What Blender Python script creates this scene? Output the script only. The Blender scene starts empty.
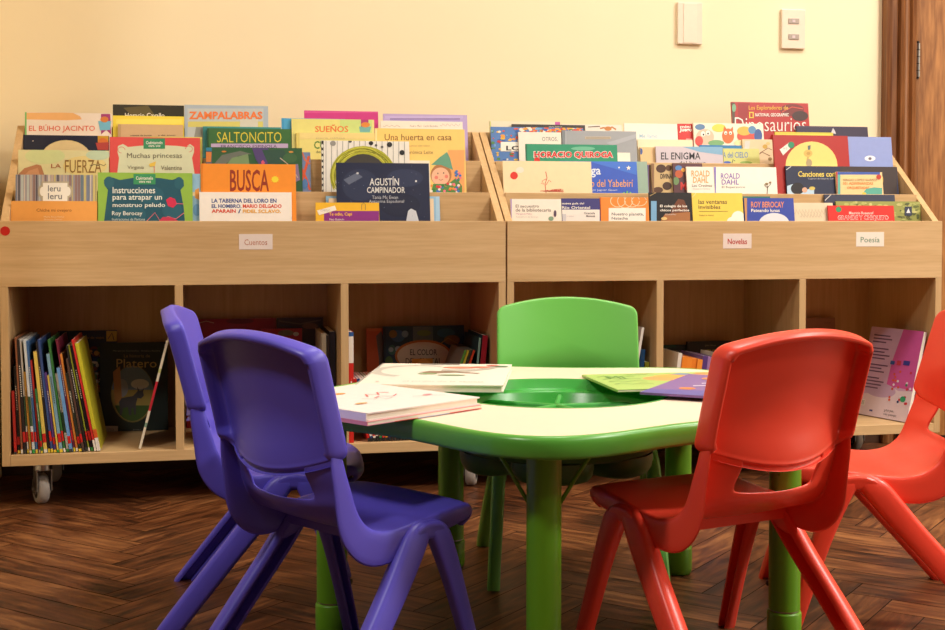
import bpy, bmesh, math, random
from mathutils import Vector, Matrix
R = math.radians
random.seed(7)
S = bpy.context.scene
COL = S.collection
# ------------------------------------------------------------------ camera
F = 1300.0; TH = R(11.8); PIT = R(2.0); H = 0.72
SHIFT = -(94.0 - F*math.tan(PIT))            # pixels, picture cropped off centre
cam_d = bpy.data.cameras.new('camera'); cam = bpy.data.objects.new('camera', cam_d); COL.objects.link(cam)
cam_d.sensor_width = 36; cam_d.lens = F/945*36; cam_d.shift_y = SHIFT/945
cam.location = (0, 0, H); cam.rotation_euler = (math.pi/2 - PIT, 0, -TH)
cam_d.clip_start = 0.05
S.camera = cam
S.view_settings.view_transform = 'Standard'; S.view_settings.look = 'None'
S.view_settings.gamma = 1; S.view_settings.use_curve_mapping = False
S.view_settings.exposure = 0.0
CM = Matrix.Translation((0, 0, H)) @ cam.rotation_euler.to_matrix().to_4x4()
def ray(px, py):
    d = Vector(((px-472.5)/F, (315-py+SHIFT)/F, -1))
    return (CM.to_3x3() @ d).normalized()
CO = Vector((0, 0, H))
def hitY(px, py, Y):
    d = ray(px, py); return CO + d*(Y/d.y)
def hitZ(px, py, Z):
    d = ray(px, py); return CO + d*((Z-H)/d.z)
def c2w(x, z):                                # camera-lateral, camera-depth -> ground XY
    return Vector((x*math.cos(TH)+z*math.sin(TH), -x*math.sin(TH)+z*math.cos(TH), 0))
# ------------------------------------------------------------------ materials
def lin(c):
    c = c/255.0
    return c/12.92 if c <= .04045 else ((c+.055)/1.055)**2.4
def rgb(c): return (lin(c[0]), lin(c[1]), lin(c[2]), 1)
_M = {}
def mat(c, rough=.45, metal=0, name=None):
    key = (tuple(c), rough, metal)
    if key in _M: return _M[key]
    m = bpy.data.materials.new(name or 'print_%d_%d_%d' % tuple(c)); m.use_nodes = True
    nt = m.node_tree; b = nt.nodes['Principled BSDF']
    b.inputs['Roughness'].default_value = rough; b.inputs['Metallic'].default_value = metal
    tc = nt.nodes.new('ShaderNodeTexCoord'); n = nt.nodes.new('ShaderNodeTexNoise'); n.inputs['Scale'].default_value = 60
    mx = nt.nodes.new('ShaderNodeMix'); mx.data_type = 'RGBA'
    nt.links.new(tc.outputs['Object'], n.inputs['Vector']); nt.links.new(n.outputs['Fac'], mx.inputs['Factor'])
    a = rgb(c); mx.inputs[6].default_value = tuple(v*.95 for v in a[:3])+(1,); mx.inputs[7].default_value = tuple(min(1, v*1.05) for v in a[:3])+(1,)
    nt.links.new(mx.outputs[2], b.inputs['Base Color'])
    _M[key] = m; return m
def plastic(name, c, rough=.33):
    m = bpy.data.materials.new(name); m.use_nodes = True; nt = m.node_tree; b = nt.nodes['Principled BSDF']
    b.inputs['Base Color'].default_value = rgb(c); b.inputs['Roughness'].default_value = rough
    tc = nt.nodes.new('ShaderNodeTexCoord'); n = nt.nodes.new('ShaderNodeTexNoise'); n.inputs['Scale'].default_value = 900
    bp = nt.nodes.new('ShaderNodeBump'); bp.inputs['Strength'].default_value = .05; bp.inputs['Distance'].default_value = .0005
    n2 = nt.nodes.new('ShaderNodeTexNoise'); n2.inputs['Scale'].default_value = 14
    mr = nt.nodes.new('ShaderNodeMapRange'); mr.inputs['To Min'].default_value = rough-.05; mr.inputs['To Max'].default_value = rough+.08
    nt.links.new(tc.outputs['Object'], n.inputs['Vector']); nt.links.new(tc.outputs['Object'], n2.inputs['Vector'])
    nt.links.new(n.outputs['Fac'], bp.inputs['Height']); nt.links.new(bp.outputs['Normal'], b.inputs['Normal'])
    nt.links.new(n2.outputs['Fac'], mr.inputs['Value']); nt.links.new(mr.outputs['Result'], b.inputs['Roughness'])
    return m
def wood(name, c1, c2, scale, dist=2.0, rough=.45, ring=30, bump=.05):
    """grain: stretched noise + fine fibres. scale = (x,y,z) mapping, small along the grain."""
    m = bpy.data.materials.new(name); m.use_nodes = True; nt = m.node_tree; b = nt.nodes['Principled BSDF']
    tc = nt.nodes.new('ShaderNodeTexCoord'); mp = nt.nodes.new('ShaderNodeMapping'); mp.inputs['Scale'].default_value = scale
    n1 = nt.nodes.new('ShaderNodeTexNoise'); n1.inputs['Scale'].default_value = ring*.3; n1.inputs['Detail'].default_value = 3; n1.inputs['Distortion'].default_value = dist
    n2 = nt.nodes.new('ShaderNodeTexNoise'); n2.inputs['Scale'].default_value = ring*2.2; n2.inputs['Detail'].default_value = 4
    ad = nt.nodes.new('ShaderNodeMath'); ad.operation = 'MULTIPLY_ADD'; ad.inputs[1].default_value = .5
    hf = nt.nodes.new('ShaderNodeMath'); hf.operation = 'MULTIPLY'; hf.inputs[1].default_value = .5
    cr = nt.nodes.new('ShaderNodeValToRGB'); cr.color_ramp.elements[0].position = .36; cr.color_ramp.elements[1].position = .64
    cr.color_ramp.elements[0].color = rgb(c1); cr.color_ramp.elements[1].color = rgb(c2)
    nt.links.new(tc.outputs['Object'], mp.inputs['Vector'])
    for n in (n1, n2): nt.links.new(mp.outputs['Vector'], n.inputs['Vector'])
    nt.links.new(n2.outputs['Fac'], hf.inputs[0]); nt.links.new(n1.outputs['Fac'], ad.inputs[0]); nt.links.new(hf.outputs[0], ad.inputs[2])
    nt.links.new(ad.outputs[0], cr.inputs['Fac']); nt.links.new(cr.outputs['Color'], b.inputs['Base Color'])
    bp = nt.nodes.new('ShaderNodeBump'); bp.inputs['Strength'].default_value = bump; bp.inputs['Distance'].default_value = .001
    nt.links.new(ad.outputs[0], bp.inputs['Height']); nt.links.new(bp.outputs['Normal'], b.inputs['Normal'])
    b.inputs['Roughness'].default_value = rough
    return m
OAK = wood('light_oak_laminate', (200, 161, 110), (218, 182, 132), (.10, 1, 1.8), dist=.8, ring=40)
OAKV = wood('light_oak_laminate_upright', (194, 156, 106), (210, 174, 125), (1.5, 1.5, .08), dist=.8, ring=40)
DOORW = wood('dark_oak_door', (134, 82, 38), (186, 126, 68), (1.6, 1.6, .18), dist=3, rough=.4, ring=34)
CASEW = wood('stained_casing_wood', (100, 56, 24), (152, 98, 54), (2, 2, .1), dist=1, rough=.35)
PURPLE = plastic('purple_plastic', (94, 84, 206), .4); RED = plastic('red_plastic', (250, 76, 54)); GREEN = plastic('green_plastic', (108, 190, 84), .3)
RIM = plastic('green_table_rim', (92, 172, 62), .3); LEGG = plastic('lime_green_leg', (98, 158, 30), .35); TRAYG = plastic('green_tray', (58, 165, 62), .28)
BEIGE = plastic('cream_tabletop', (240, 219, 194), .45)
STEEL = mat((170, 168, 165), .3, 1); PAGE = mat((240, 232, 214), .8); DARKP = mat((30, 28, 28), .5)
# ------------------------------------------------------------------ object helpers
class MB:
    def __init__(s): s.v = []; s.f = []; s.m = []; s.mats = []; s.smooth = []
    def mi(s, m):
        if m not in s.mats: s.mats.append(m)
        return s.mats.index(m)
    def add(s, vs, fs, m, smooth=False):
        o = len(s.v); s.v += [tuple(v) for v in vs]; k = s.mi(m)
        for f in fs: s.f.append(tuple(i+o for i in f)); s.m.append(k); s.smooth.append(smooth)
    def box(s, x0, y0, z0, x1, y1, z1, m, M=None):
        vs = [(x0,y0,z0),(x1,y0,z0),(x1,y1,z0),(x0,y1,z0),(x0,y0,z1),(x1,y0,z1),(x1,y1,z1),(x0,y1,z1)]
        if M: vs = [M @ Vector(v) for v in vs]
        s.add(vs, [(0,3,2,1),(4,5,6,7),(0,1,5,4),(1,2,6,5),(2,3,7,6),(3,0,4,7)], m)
    def cyl(s, p0, p1, r, m, n=24, r1=None, smooth=True):
        p0 = Vector(p0); p1 = Vector(p1); a = (p1-p0).normalized()
        u = a.orthogonal().normalized(); w = a.cross(u); r1 = r if r1 is None else r1
        vs = []
        for p, rr in ((p0, r), (p1, r1)):
            for i in range(n): t = 2*math.pi*i/n; vs.append(p + (u*math.cos(t)+w*math.sin(t))*rr)
        s.add(vs, [(i, (i+1) % n, n+(i+1) % n, n+i) for i in range(n)], m, smooth)
        s.add(vs[:n], [tuple(reversed(range(n)))], m); s.add(vs[n:], [tuple(range(n))], m)
    def lathe(s, prof, m, n=40, c=(0, 0), smooth=True, close=False):
        vs = []
        for r, z in prof:
            for i in range(n): t = 2*math.pi*i/n; vs.append((c[0]+r*math.cos(t), c[1]+r*math.sin(t), z))
        k = len(prof)
        fs = [(j*n+i, j*n+(i+1) % n, (j+1)*n+(i+1) % n, (j+1)*n+i) for j in range(k-1) for i in range(n)]
        s.add(vs, fs, m, smooth)
    def tube(s, pts, r, m, n=10):
        pts = [Vector(p) for p in pts]; vs = []
        for i, p in enumerate(pts):
            a = (pts[min(i+1, len(pts)-1)]-pts[max(i-1, 0)]).normalized()
            u = a.cross(Vector((0.13, .2, 1))).normalized(); w = a.cross(u)
            for k in range(n): t = 2*math.pi*k/n; vs.append(p+(u*math.cos(t)+w*math.sin(t))*r)
        L = len(pts)
        s.add(vs, [(j*n+k, j*n+(k+1) % n, (j+1)*n+(k+1) % n, (j+1)*n+k) for j in range(L-1) for k in range(n)]+[tuple(range(n)), tuple(range((L-1)*n, L*n))], m, True)
    def build(s, name, parent=None, bevel=0, recalc=True):
        me = bpy.data.meshes.new(name); me.from_pydata([tuple(v) for v in s.v], [], s.f); 
        for m in s.mats: me.materials.append(m)
        for p, k, sm in zip(me.polygons, s.m, s.smooth): p.material_index = k; p.use_smooth = sm
        if recalc:
            b = bmesh.new(); b.from_mesh(me); bmesh.ops.recalc_face_normals(b, faces=b.faces); b.to_mesh(me); b.free()
        o = bpy.data.objects.new(name, me); COL.objects.link(o)
        if parent: o.parent = parent
        if bevel:
            bv = o.modifiers.new('bevel', 'BEVEL'); bv.width = bevel; bv.segments = 2; bv.limit_method = 'ANGLE'; bv.angle_limit = R(40)
        return o
def tag(o, label=None, cat=None, group=None, kind=None):
    if label: o['label'] = label
    if cat: o['category'] = cat
    if group: o['group'] = group
    if kind: o['kind'] = kind
    return o
def empty(name, loc=(0, 0, 0), rot=(0, 0, 0), M=None):
    o = bpy.data.objects.new(name, None); COL.objects.link(o); o.empty_display_size = .05
    if M is not None: o.matrix_world = M
    else: o.location = loc; o.rotation_euler = rot
    return o
def copy_tree(o, parent=None):
    c = o.copy(); COL.objects.link(c)
    if parent: c.parent = parent
    for ch in list(o.children): copy_tree(ch, c)
    return c
def box(name, x0, y0, z0, x1, y1, z1, m, parent=None, bevel=0):
    b = MB(); b.box(x0, y0, z0, x1, y1, z1, m); return b.build(name, parent, bevel)
# ------------------------------------------------------------------ 2D print helpers
_T = {}
def text2d(s, bold=0.0, shear=0.0):
    k = (s, bold, shear)
    if k in _T: return _T[k]
    c = bpy.data.curves.new('t', 'FONT'); c.body = s; c.resolution_u = 2; c.offset = bold; c.shear = shear; c.fill_mode = 'FRONT'
    o = bpy.data.objects.new('t', c); COL.objects.link(o)
    dg = bpy.context.evaluated_depsgraph_get(); dg.update()
    me = bpy.data.meshes.new_from_object(o.evaluated_get(dg))
    vs = [(v.co.x, v.co.y) for v in me.vertices]; fs = [tuple(p.vertices) for p in me.polygons]
    bpy.data.objects.remove(o); bpy.data.curves.remove(c); bpy.data.meshes.remove(me)
    if vs:
        x0 = min(v[0] for v in vs); x1 = max(v[0] for v in vs); y0 = min(v[1] for v in vs); y1 = max(v[1] for v in vs)
        vs = [((x-x0)/(x1-x0+1e-9), (y-y0)/(y1-y0+1e-9)) for x, y in vs]
    _T[k] = (vs, fs); return _T[k]
def clip(poly, x0, z0, x1, z1):
    def cl(P, ins, inter):
        out = []
        for i in range(len(P)):
            a, b = P[i-1], P[i]
            if ins(b):
                if not ins(a): out.append(inter(a, b))
                out.append(b)
            elif ins(a): out.append(inter(a, b))
        return out
    def ix(c): return lambda a, b: (c, a[1]+(b[1]-a[1])*(c-a[0])/(b[0]-a[0]))
    def iz(c): return lambda a, b: (a[0]+(b[0]-a[0])*(c-a[1])/(b[1]-a[1]), c)
    for ins, it in ((lambda p: p[0] >= x0, ix(x0)), (lambda p: p[0] <= x1, ix(x1)), (lambda p: p[1] >= z0, iz(z0)), (lambda p: p[1] <= z1, iz(z1))):
        if len(poly) < 3: return []
        poly = cl(poly, ins, it)
    return poly
def ell(cx, cy, rx, ry, n=28, a0=0, a1=360):
    return [(cx+rx*math.cos(R(a0+(a1-a0)*i/n)), cy+ry*math.sin(R(a0+(a1-a0)*i/n))) for i in range(n if a1-a0 >= 360 else n+1)]
def stroke(pts, w):
    L = []; Rr = []
    for i in range(len(pts)):
        a = pts[max(i-1, 0)]; b = pts[min(i+1, len(pts)-1)]
        dx, dy = b[0]-a[0], b[1]-a[1]; l = math.hypot(dx, dy) or 1
        nx, ny = -dy/l*w/2, dx/l*w/2
        L.append((pts[i][0]+nx, pts[i][1]+ny)); Rr.append((pts[i][0]-nx, pts[i][1]-ny))
    return [[L[i], L[i+1], Rr[i+1], Rr[i]] for i in range(len(pts)-1)]
def paint(mb, arts, to2, W, Hh, emit3, step=.00012, y=-.0002, rough=.4):
    """arts are drawn on the rectangle 0..W x 0..Hh; to2 maps art coords to it; emit3(u,v,lift)->xyz"""
    lift = .0002; step = min(step, .0012/max(1, len(arts)))
    for a in arts:
        k = a[0]; polys = []
        if k == 'r': polys = [[(a[1], a[2]), (a[3], a[2]), (a[3], a[4]), (a[1], a[4])]]; c = a[5]
        elif k == 'e': polys = [ell(*a[1:5])]; c = a[5]
        elif k == 'p': polys = [a[1]]; c = a[2]
        elif k == 'l': polys = stroke(a[1], a[2]); c = a[3]
        elif k == 't':
            _, s, x0, y0, x1, y1, c = a[:7]; bold = a[7] if len(a) > 7 else .0; sh = a[8] if len(a) > 8 else 0
            vs, fs = text2d(s, bold, sh)
            P = [to2(x0+(x1-x0)*u, y1+(y0-y1)*v) for u, v in vs]
            if P: mb.add([emit3(min(max(p[0], .0005), W-.0005), min(max(p[1], 0), Hh-.0005), lift) for p in P], fs, mat(c, rough))
            lift += step; continue
        for p in polys:
            q = clip([to2(*t) for t in p], 0, 0, W, Hh)
            if len(q) >= 3: mb.add([emit3(t[0], t[1], lift) for t in q], [tuple(range(len(q)))], mat(c, rough))
        lift += step
# ------------------------------------------------------------------ a book seen from its cover
def face_book(label, M, W, Hh, th, c, arts=(), group=None, spine=None, page_gap=.002, hard=False, name='picture_book', mapper=None, cat='book', extra_parent=None):
    """local frame: x width, z height, y into the book; front cover at y=0"""
    e = empty(name, M=M); tag(e, label, cat, group)
    ct = .0022 if hard else .0007
    mb = MB(); m = mat(c, .35)
    sp = mat(spine, .35) if spine else m
    mb.box(0, 0, 0, W, ct, Hh, m); mb.box(0, th-ct, 0, W, th, Hh, m); mb.box(-.0004, ct*.3, 0, ct, th-ct*.3, Hh, sp)
    Mi = M.inverted(); o = Mi @ CO; R3 = Mi.to_3x3()
    def to2(px, py):
        d = R3 @ ray(px, py); t = -o.y/d.y; p = o+d*t
        return (p.x, p.z)
    paint(mb, arts, mapper or to2, W, Hh, lambda u, v, l: (u, -l, v))
    mb.build('cover', e, recalc=False)
    g = page_gap if hard else .0006
    box('pages', ct, ct, g, W-g, th-ct, Hh-g, PAGE, e)
    return e
def spine_book(label, x, y, z, th, h, d, c, lean=0, cover=None, arts=(), group=None, yaw=0, cat='book', pages=True):
    """stands with its spine toward the camera; x is the lower left corner of the spine; arts in (0..1,0..1) from lower left"""
    M = Matrix.Translation((x, y, z)) @ Matrix.Rotation(yaw, 4, 'Z') @ Matrix.Rotation(lean, 4, 'Y')
    if lean > 0: M = M @ Matrix.Translation((-th, 0, 0)) ; M = Matrix.Translation((th/math.cos(lean), 0, 0)) @ M
    e = empty('book', M=M); tag(e, label, cat, group)
    mb = MB(); m = mat(c, .35); cv = mat(cover, .35) if cover else m; ct = .001
    mb.box(0, 0, 0, th, ct, h, m); mb.box(0, ct, 0, ct*.8, d, h, cv); mb.box(th-ct*.8, ct, 0, th, d, h, cv)
    paint(mb, arts, lambda u, v: (u*th, v*h), th, h, lambda u, v, l: (u, -l, v))
    mb.build('cover', e, recalc=False)
    if pages: box('pages', ct*.8, ct, .0015, th-ct*.8, d-.002, h-.0015, PAGE, e)
    return e
# ================================================================== room
YF = 3.38                      # front of the bookcases
YW = 3.86                      # wall behind them
XL = -.555                     # left wall
def wallmat():
    m = bpy.data.materials.new('cream_wall_paint'); m.use_nodes = True; nt = m.node_tree; b = nt.nodes['Principled BSDF']
    tc = nt.nodes.new('ShaderNodeTexCoord'); n = nt.nodes.new('ShaderNodeTexNoise'); n.inputs['Scale'].default_value = 3
    mx = nt.nodes.new('ShaderNodeMix'); mx.data_type = 'RGBA'
    mx.inputs[6].default_value = rgb((248, 229, 188)); mx.inputs[7].default_value = rgb((252, 235, 196))
    nt.links.new(tc.outputs['Object'], n.inputs['Vector']); nt.links.new(n.outputs['Fac'], mx.inputs['Factor']); nt.links.new(mx.outputs[2], b.inputs['Base Color'])
    n2 = nt.nodes.new('ShaderNodeTexNoise'); n2.inputs['Scale'].default_value = 180
    bp = nt.nodes.new('ShaderNodeBump'); bp.inputs['Strength'].default_value = .12; bp.inputs['Distance'].default_value = .001
    nt.links.new(tc.outputs['Object'], n2.inputs['Vector']); nt.links.new(n2.outputs['Fac'], bp.inputs['Height']); nt.links.new(bp.outputs['Normal'], b.inputs['Normal'])
    b.inputs['Roughness'].default_value = .75
    return m
WALL = wallmat()
def struct(o): o['kind'] = 'structure'; return o
DARKWALL = wood('unseen_wall_dark_finish', (70, 44, 26), (104, 70, 42), (1, 1, .1))  # invented dark finish for unseen walls, added to cut bounced fill
XR = 5.2; YB = -2.6; ZC = 3.1
DX0 = hitY(881.5, 60, YW).x     # casing outer edge
DX1 = hitY(915, 60, YW).x       # casing inner edge
DXE = DX1 + .92
struct(box('wall_back', XL-.1, YW, 0, DX0+.03, YW+.12, ZC, WALL))
w = MB(); w.box(DXE+.09, YW, 0, XR, YW+.12, ZC, WALL); w.box(DX0+.03, YW, 2.2, DXE+.09, YW+.12, ZC, WALL); struct(w.build('wall_back_right'))
XF = -3.2
struct(box('wall_left', XL-.1, 2.9, 0, XL, YW, ZC, WALL)); struct(box('unseen_wall_far_left', XF-.1, YB, 0, XF, 3.0, ZC, DARKWALL)); struct(box('unseen_wall_left_return', XF, 2.9, 0, XL-.1, 3.0, ZC, WALL));  struct(box('wall_right', XR, YB, 0, XR+.1, YW+.12, ZC, WALL))  # far-left wall and return are an invented unseen recess, lessening cream bounce
struct(box('wall_front', XF-.1, YB-.1, 0, XR+.1, YB, ZC, DARKWALL))
struct(box('ceiling', XF-.1, YB-.1, ZC, XR+.1, YW+.12, ZC+.1, mat((245, 240, 228), .8)))
BASEW = mat((70, 42, 24), .4)
struct(box('baseboard_back', XL, YW-.018, .001, DX0-.002, YW, .12, BASEW))
# floor: oak herringbone blocks over a dark bed, one mesh
def floormat():
    m = bpy.data.materials.new('worn_parquet'); m.use_nodes = True; nt = m.node_tree; b = nt.nodes['Principled BSDF']
    uv = nt.nodes.new('ShaderNodeUVMap'); uv.uv_map = 'UVMap'
    at = nt.nodes.new('ShaderNodeAttribute'); at.attribute_name = 'tint'
    mp = nt.nodes.new('ShaderNodeMapping'); mp.inputs['Scale'].default_value = (8, 60, 1)
    n = nt.nodes.new('ShaderNodeTexNoise'); n.inputs['Scale'].default_value = 1; n.inputs['Detail'].default_value = 5; n.inputs['Distortion'].default_value = .6
    nt.links.new(uv.outputs['UV'], mp.inputs['Vector']); nt.links.new(mp.outputs['Vector'], n.inputs['Vector'])
    tc = nt.nodes.new('ShaderNodeTexCoord'); n2 = nt.nodes.new('ShaderNodeTexNoise'); n2.inputs['Scale'].default_value = 4.5; n2.inputs['Detail'].default_value = 8
    nt.links.new(tc.outputs['Object'], n2.inputs['Vector'])
    # grain*.45 + tint*.35 + wear*.3
    a = nt.nodes.new('ShaderNodeMath'); a.operation = 'MULTIPLY'; a.inputs[1].default_value = .66
    c = nt.nodes.new('ShaderNodeMath'); c.operation = 'MULTIPLY_ADD'; c.inputs[1].default_value = .10
    d = nt.nodes.new('ShaderNodeMath'); d.operation = 'MULTIPLY_ADD'; d.inputs[1].default_value = .38
    nt.links.new(n.outputs['Fac'], a.inputs[0]); nt.links.new(at.outputs['Fac'], c.inputs[0]); nt.links.new(a.outputs[0], c.inputs[2])
    nt.links.new(n2.outputs['Fac'], d.inputs[0]); nt.links.new(c.outputs[0], d.inputs[2])
    cr = nt.nodes.new('ShaderNodeValToRGB'); e = cr.color_ramp.elements
    e[0].position = .42; e[0].color = rgb((38, 19, 10)); e[1].position = .76; e[1].color = rgb((150, 98, 56))
    x = e.new(.58); x.color = rgb((100, 56, 29))
    nt.links.new(d.outputs[0], cr.inputs['Fac']); nt.links.new(cr.outputs['Color'], b.inputs['Base Color'])
    mr = nt.nodes.new('ShaderNodeMapRange'); mr.inputs['To Min'].default_value = .22; mr.inputs['To Max'].default_value = .5
    nt.links.new(n2.outputs['Fac'], mr.inputs['Value']); nt.links.new(mr.outputs['Result'], b.inputs['Roughness'])
    bp = nt.nodes.new('ShaderNodeBump'); bp.inputs['Strength'].default_value = .35; bp.inputs['Distance'].default_value = .001
    nt.links.new(n.outputs['Fac'], bp.inputs['Height']); nt.links.new(bp.outputs['Normal'], b.inputs['Normal'])
    return m
def make_floor():
    L, Wd, g = .40, .08, .0011
    FM = floormat(); gm = mat((22, 12, 7), .7)
    vs = []; fs = []; uvs = []; tint = []
    a = R(45); ca, sa = math.cos(a), math.sin(a)
    x0, x1, y0, y1 = XF, XR, YB, YW+.3
    cx, cy = 1.0, 1.5
    n = int(L/Wd)
    def plank(px, py, hor):
        w, h = (L, Wd) if hor else (Wd, L)
        q = [(px+g, py+g), (px+w-g, py+g), (px+w-g, py+h-g), (px+g, py+h-g)]
        q = [(cx+u*ca-v*sa, cy+u*sa+v*ca) for u, v in q]
        qm = clip(q, x0, y0, x1, y1)
        if len(qm) < 3: return
        # uv along the block
        o = len(vs); ou, ov = random.random()*9, random.random()*9
        for X, Y in qm:
            vs.append((X, Y, 0)); u = (X-cx)*ca+(Y-cy)*sa; v = -(X-cx)*sa+(Y-cy)*ca
            uvs.append((u+ou, v+ov) if hor else (v+ou, u+ov))
        fs.append(tuple(range(o, o+len(qm)))); tint.append(random.random())
    N = 110
    for i in range(-N, N):
        for k in range(-14, 14):
            bx = i*Wd + k*L; by = i*Wd - k*L
            plank(bx, by, True); plank(bx+L, by+Wd-L, False)
    me = bpy.data.meshes.new('floor'); me.from_pydata(vs, [], fs); me.materials.append(FM); me.materials.append(gm)
    ul = me.uv_layers.new(name='UVMap')
    for l in me.loops: ul.data[l.index].uv = uvs[l.vertex_index]
    ta = me.attributes.new('tint', 'FLOAT', 'FACE')
    for i, t in enumerate(tint): ta.data[i].value = t
    b = bmesh.new(); b.from_mesh(me)
    q = [b.verts.new(p) for p in ((x0-.1, y0-.1, -.0015), (x1+.1, y0-.1, -.0015), (x1+.1, y1, -.0015), (x0-.1, y1, -.0015))]
    f = b.faces.new(q); f.material_index = 1
    q2 = [b.verts.new(p) for p in ((x0-.1, y0-.1, -.03), (x1+.1, y0-.1, -.03), (x1+.1, y1, -.03), (x0-.1, y1, -.03))]
    f = b.faces.new(list(reversed(q2))); f.material_index = 1
    b.normal_update()
    b.to_mesh(me); b.free()
    o = bpy.data.objects.new('floor', me); COL.objects.link(o); o['kind'] = 'structure'
make_floor()
# door with moulded casing
dr = empty('door_1', (DX1+.006, YW+.004, 0)); dr['kind'] = 'structure'
sl = MB(); W_ = DXE-DX1-.012; sl.box(0, .03, .006, W_, .07, 2.1, DOORW); sl.build('slab', dr, .003)
for k, zc in enumerate((hitY(916, 61, YW).z, .3, 1.75)):
    hb = MB(); x = -.013
    for j in range(5): hb.cyl((x, -.034, zc-.055+j*.022), (x, -.034, zc-.055+j*.022+.0195), .0068, STEEL, 14)
    hb.cyl((x, -.034, zc-.06), (x, -.034, zc+.06), .0045, DARKP, 10)
    hb.box(x-.002, -.030, zc-.055, x+.001, .0305, zc+.055, STEEL)
    hb.build('hinge', dr)
def casing(name, xa, xb, sgn):
    w = abs(xb-xa); prof = [(0, .0), (0, .035), (.10, .044), (.24, .044), (.27, .034), (.33, .032), (.36, .045), (.44, .05), (.50, .045), (.52, .036), (.66, .034), (.70, .046), (.78, .05), (.84, .042), (.87, .03), (1.0, .026), (1.0, 0)]
    mb = MB(); vs = []
    for z in (0.001, 2.18):
        for u, d in prof: vs.append((xa+sgn*u*w, YW-d, z))
    n = len(prof); mb.add(vs, [(i, (i+1) % n, n+(i+1) % n, n+i) for i in range(n)]+[tuple(range(n)), tuple(range(n, 2*n))], CASEW)
    o = mb.build(name); o['kind'] = 'structure'
casing('trim_1', DX0, DX1, 1); casing('trim_2', DXE+.11, DXE, -1)
tb = MB(); tb.box(DX0, YW-.05, 2.18, DXE+.11, YW, 2.30, CASEW); struct(tb.build('trim_3', None, .005))
jb = MB(); jb.box(DX1-.003, YW, 0.001, DX1+.004, YW+.12, 2.13, CASEW); jb.box(DXE-.004, YW, .001, DXE+.1, YW+.12, 2.13, CASEW); jb.box(DX0+.03, YW+.001, .001, DX1-.003, YW+.12, 2.13, CASEW); jb.box(DX1, YW, 2.105, DXE, YW+.12, 2.2, CASEW); struct(jb.build('trim_4'))
# wall plates
def plate(px0, px1, py0, py1, kind):
    a = hitY(px0, py1, YW-.006); b = hitY(px1, py0, YW-.006)
    w, h = b.x-a.x, b.z-a.z
    e = empty('light_switch' if kind else 'blank_wall_plate', (a.x+w/2, YW, a.z))
    PL = mat((240, 220, 196), .4)
    box('plate', -w/2, -.011, 0, w/2, -.0, h, PL, e, .002)
    if kind:
        for zc in (.70*h, .30*h):
            box('rocker', -.018, -.0135, zc-.0085, .018, -.0105, zc+.0085, mat((176, 160, 148), .4), e, .001)
            box('indicator', -.006, -.0142, zc-.004, .004, -.0132, zc+.004, mat((214, 196, 196), .3), e)
        tag(e, 'cream wall switch plate with two small grey rockers, beside the door', 'switch')
    else:
        mb = MB(); mb.box(-w*.27, -.0125, .004, w*.27, -.0105, h-.004, mat((244, 225, 200), .4)); mb.build('centre_panel', e, .0005)
        tag(e, 'plain cream blank cover plate high on the wall, left of the switch', 'wall plate')
plate(677, 702, 3, 44, 0); plate(781, 805, 10, 48.5, 1)
# ================================================================== bookcases
UW = 1.285; T = .02; ZB = .110; ZB1 = .137; ZP = .557; ZT = .72
RY = [0.0, .118, .236, .354]           # slot boundaries in depth
RZ = [.72, .798, .89, .98]             # top heights of front panel, risers, back board
SF = [.577, .665, .755]                # slot floors
X0 = hitY(-1.2, 221, YF).x
def caster(parent, x, y, yaw):
    e = empty('caster', (x, y, 0)); e.parent = parent; e.rotation_euler = (0, 0, yaw)
    r = .039
    b = MB(); 
    b.box(-.03, -.03, ZB-.004, .03, .03, ZB-.0005, STEEL)
    b.cyl((0, 0, ZB-.02), (0, 0, ZB-.004), .022, STEEL)
    for s in (-1, 1):
        b.box(s*.018-.0012, -.018, .036, s*.018+.0012, .018, ZB-.018, STEEL)
        b.box(s*.018-.0012, -.004, .028, s*.018+.0012, .030, .062, STEEL)
    b.box(-.0192, -.018, ZB-.021, .0192, .018, ZB-.018, STEEL)
    b.cyl((-.023, .018, r), (.023, .018, r), .006, STEEL, 12)
    b.build('fork', e, .0008)
    w = MB(); n = 36; prof = [(-.013, .012), (-.013, .024), (-.015, .028), (-.014, .034), (-.009, .0385), (0, .039), (.009, .0385), (.014, .034), (.015, .028), (.013, .024), (.013, .012)]
    vs = []
    for xx, rr in prof:
        for i in range(n): t = 2*math.pi*i/n; vs.append((xx, .018+rr*math.cos(t), r+rr*math.sin(t)))
    k = len(prof); w.add(vs, [(j*n+i, j*n+(i+1) % n, (j+1)*n+(i+1) % n, (j+1)*n+i) for j in range(k-1) for i in range(n)], mat((176, 168, 160), .5), True)
    w.build('wheel', e)
    h = MB(); h.cyl((-.0135, .018, r), (.0135, .018, r), .0245, DARKP, 28); h.build('hub', e)
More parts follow.
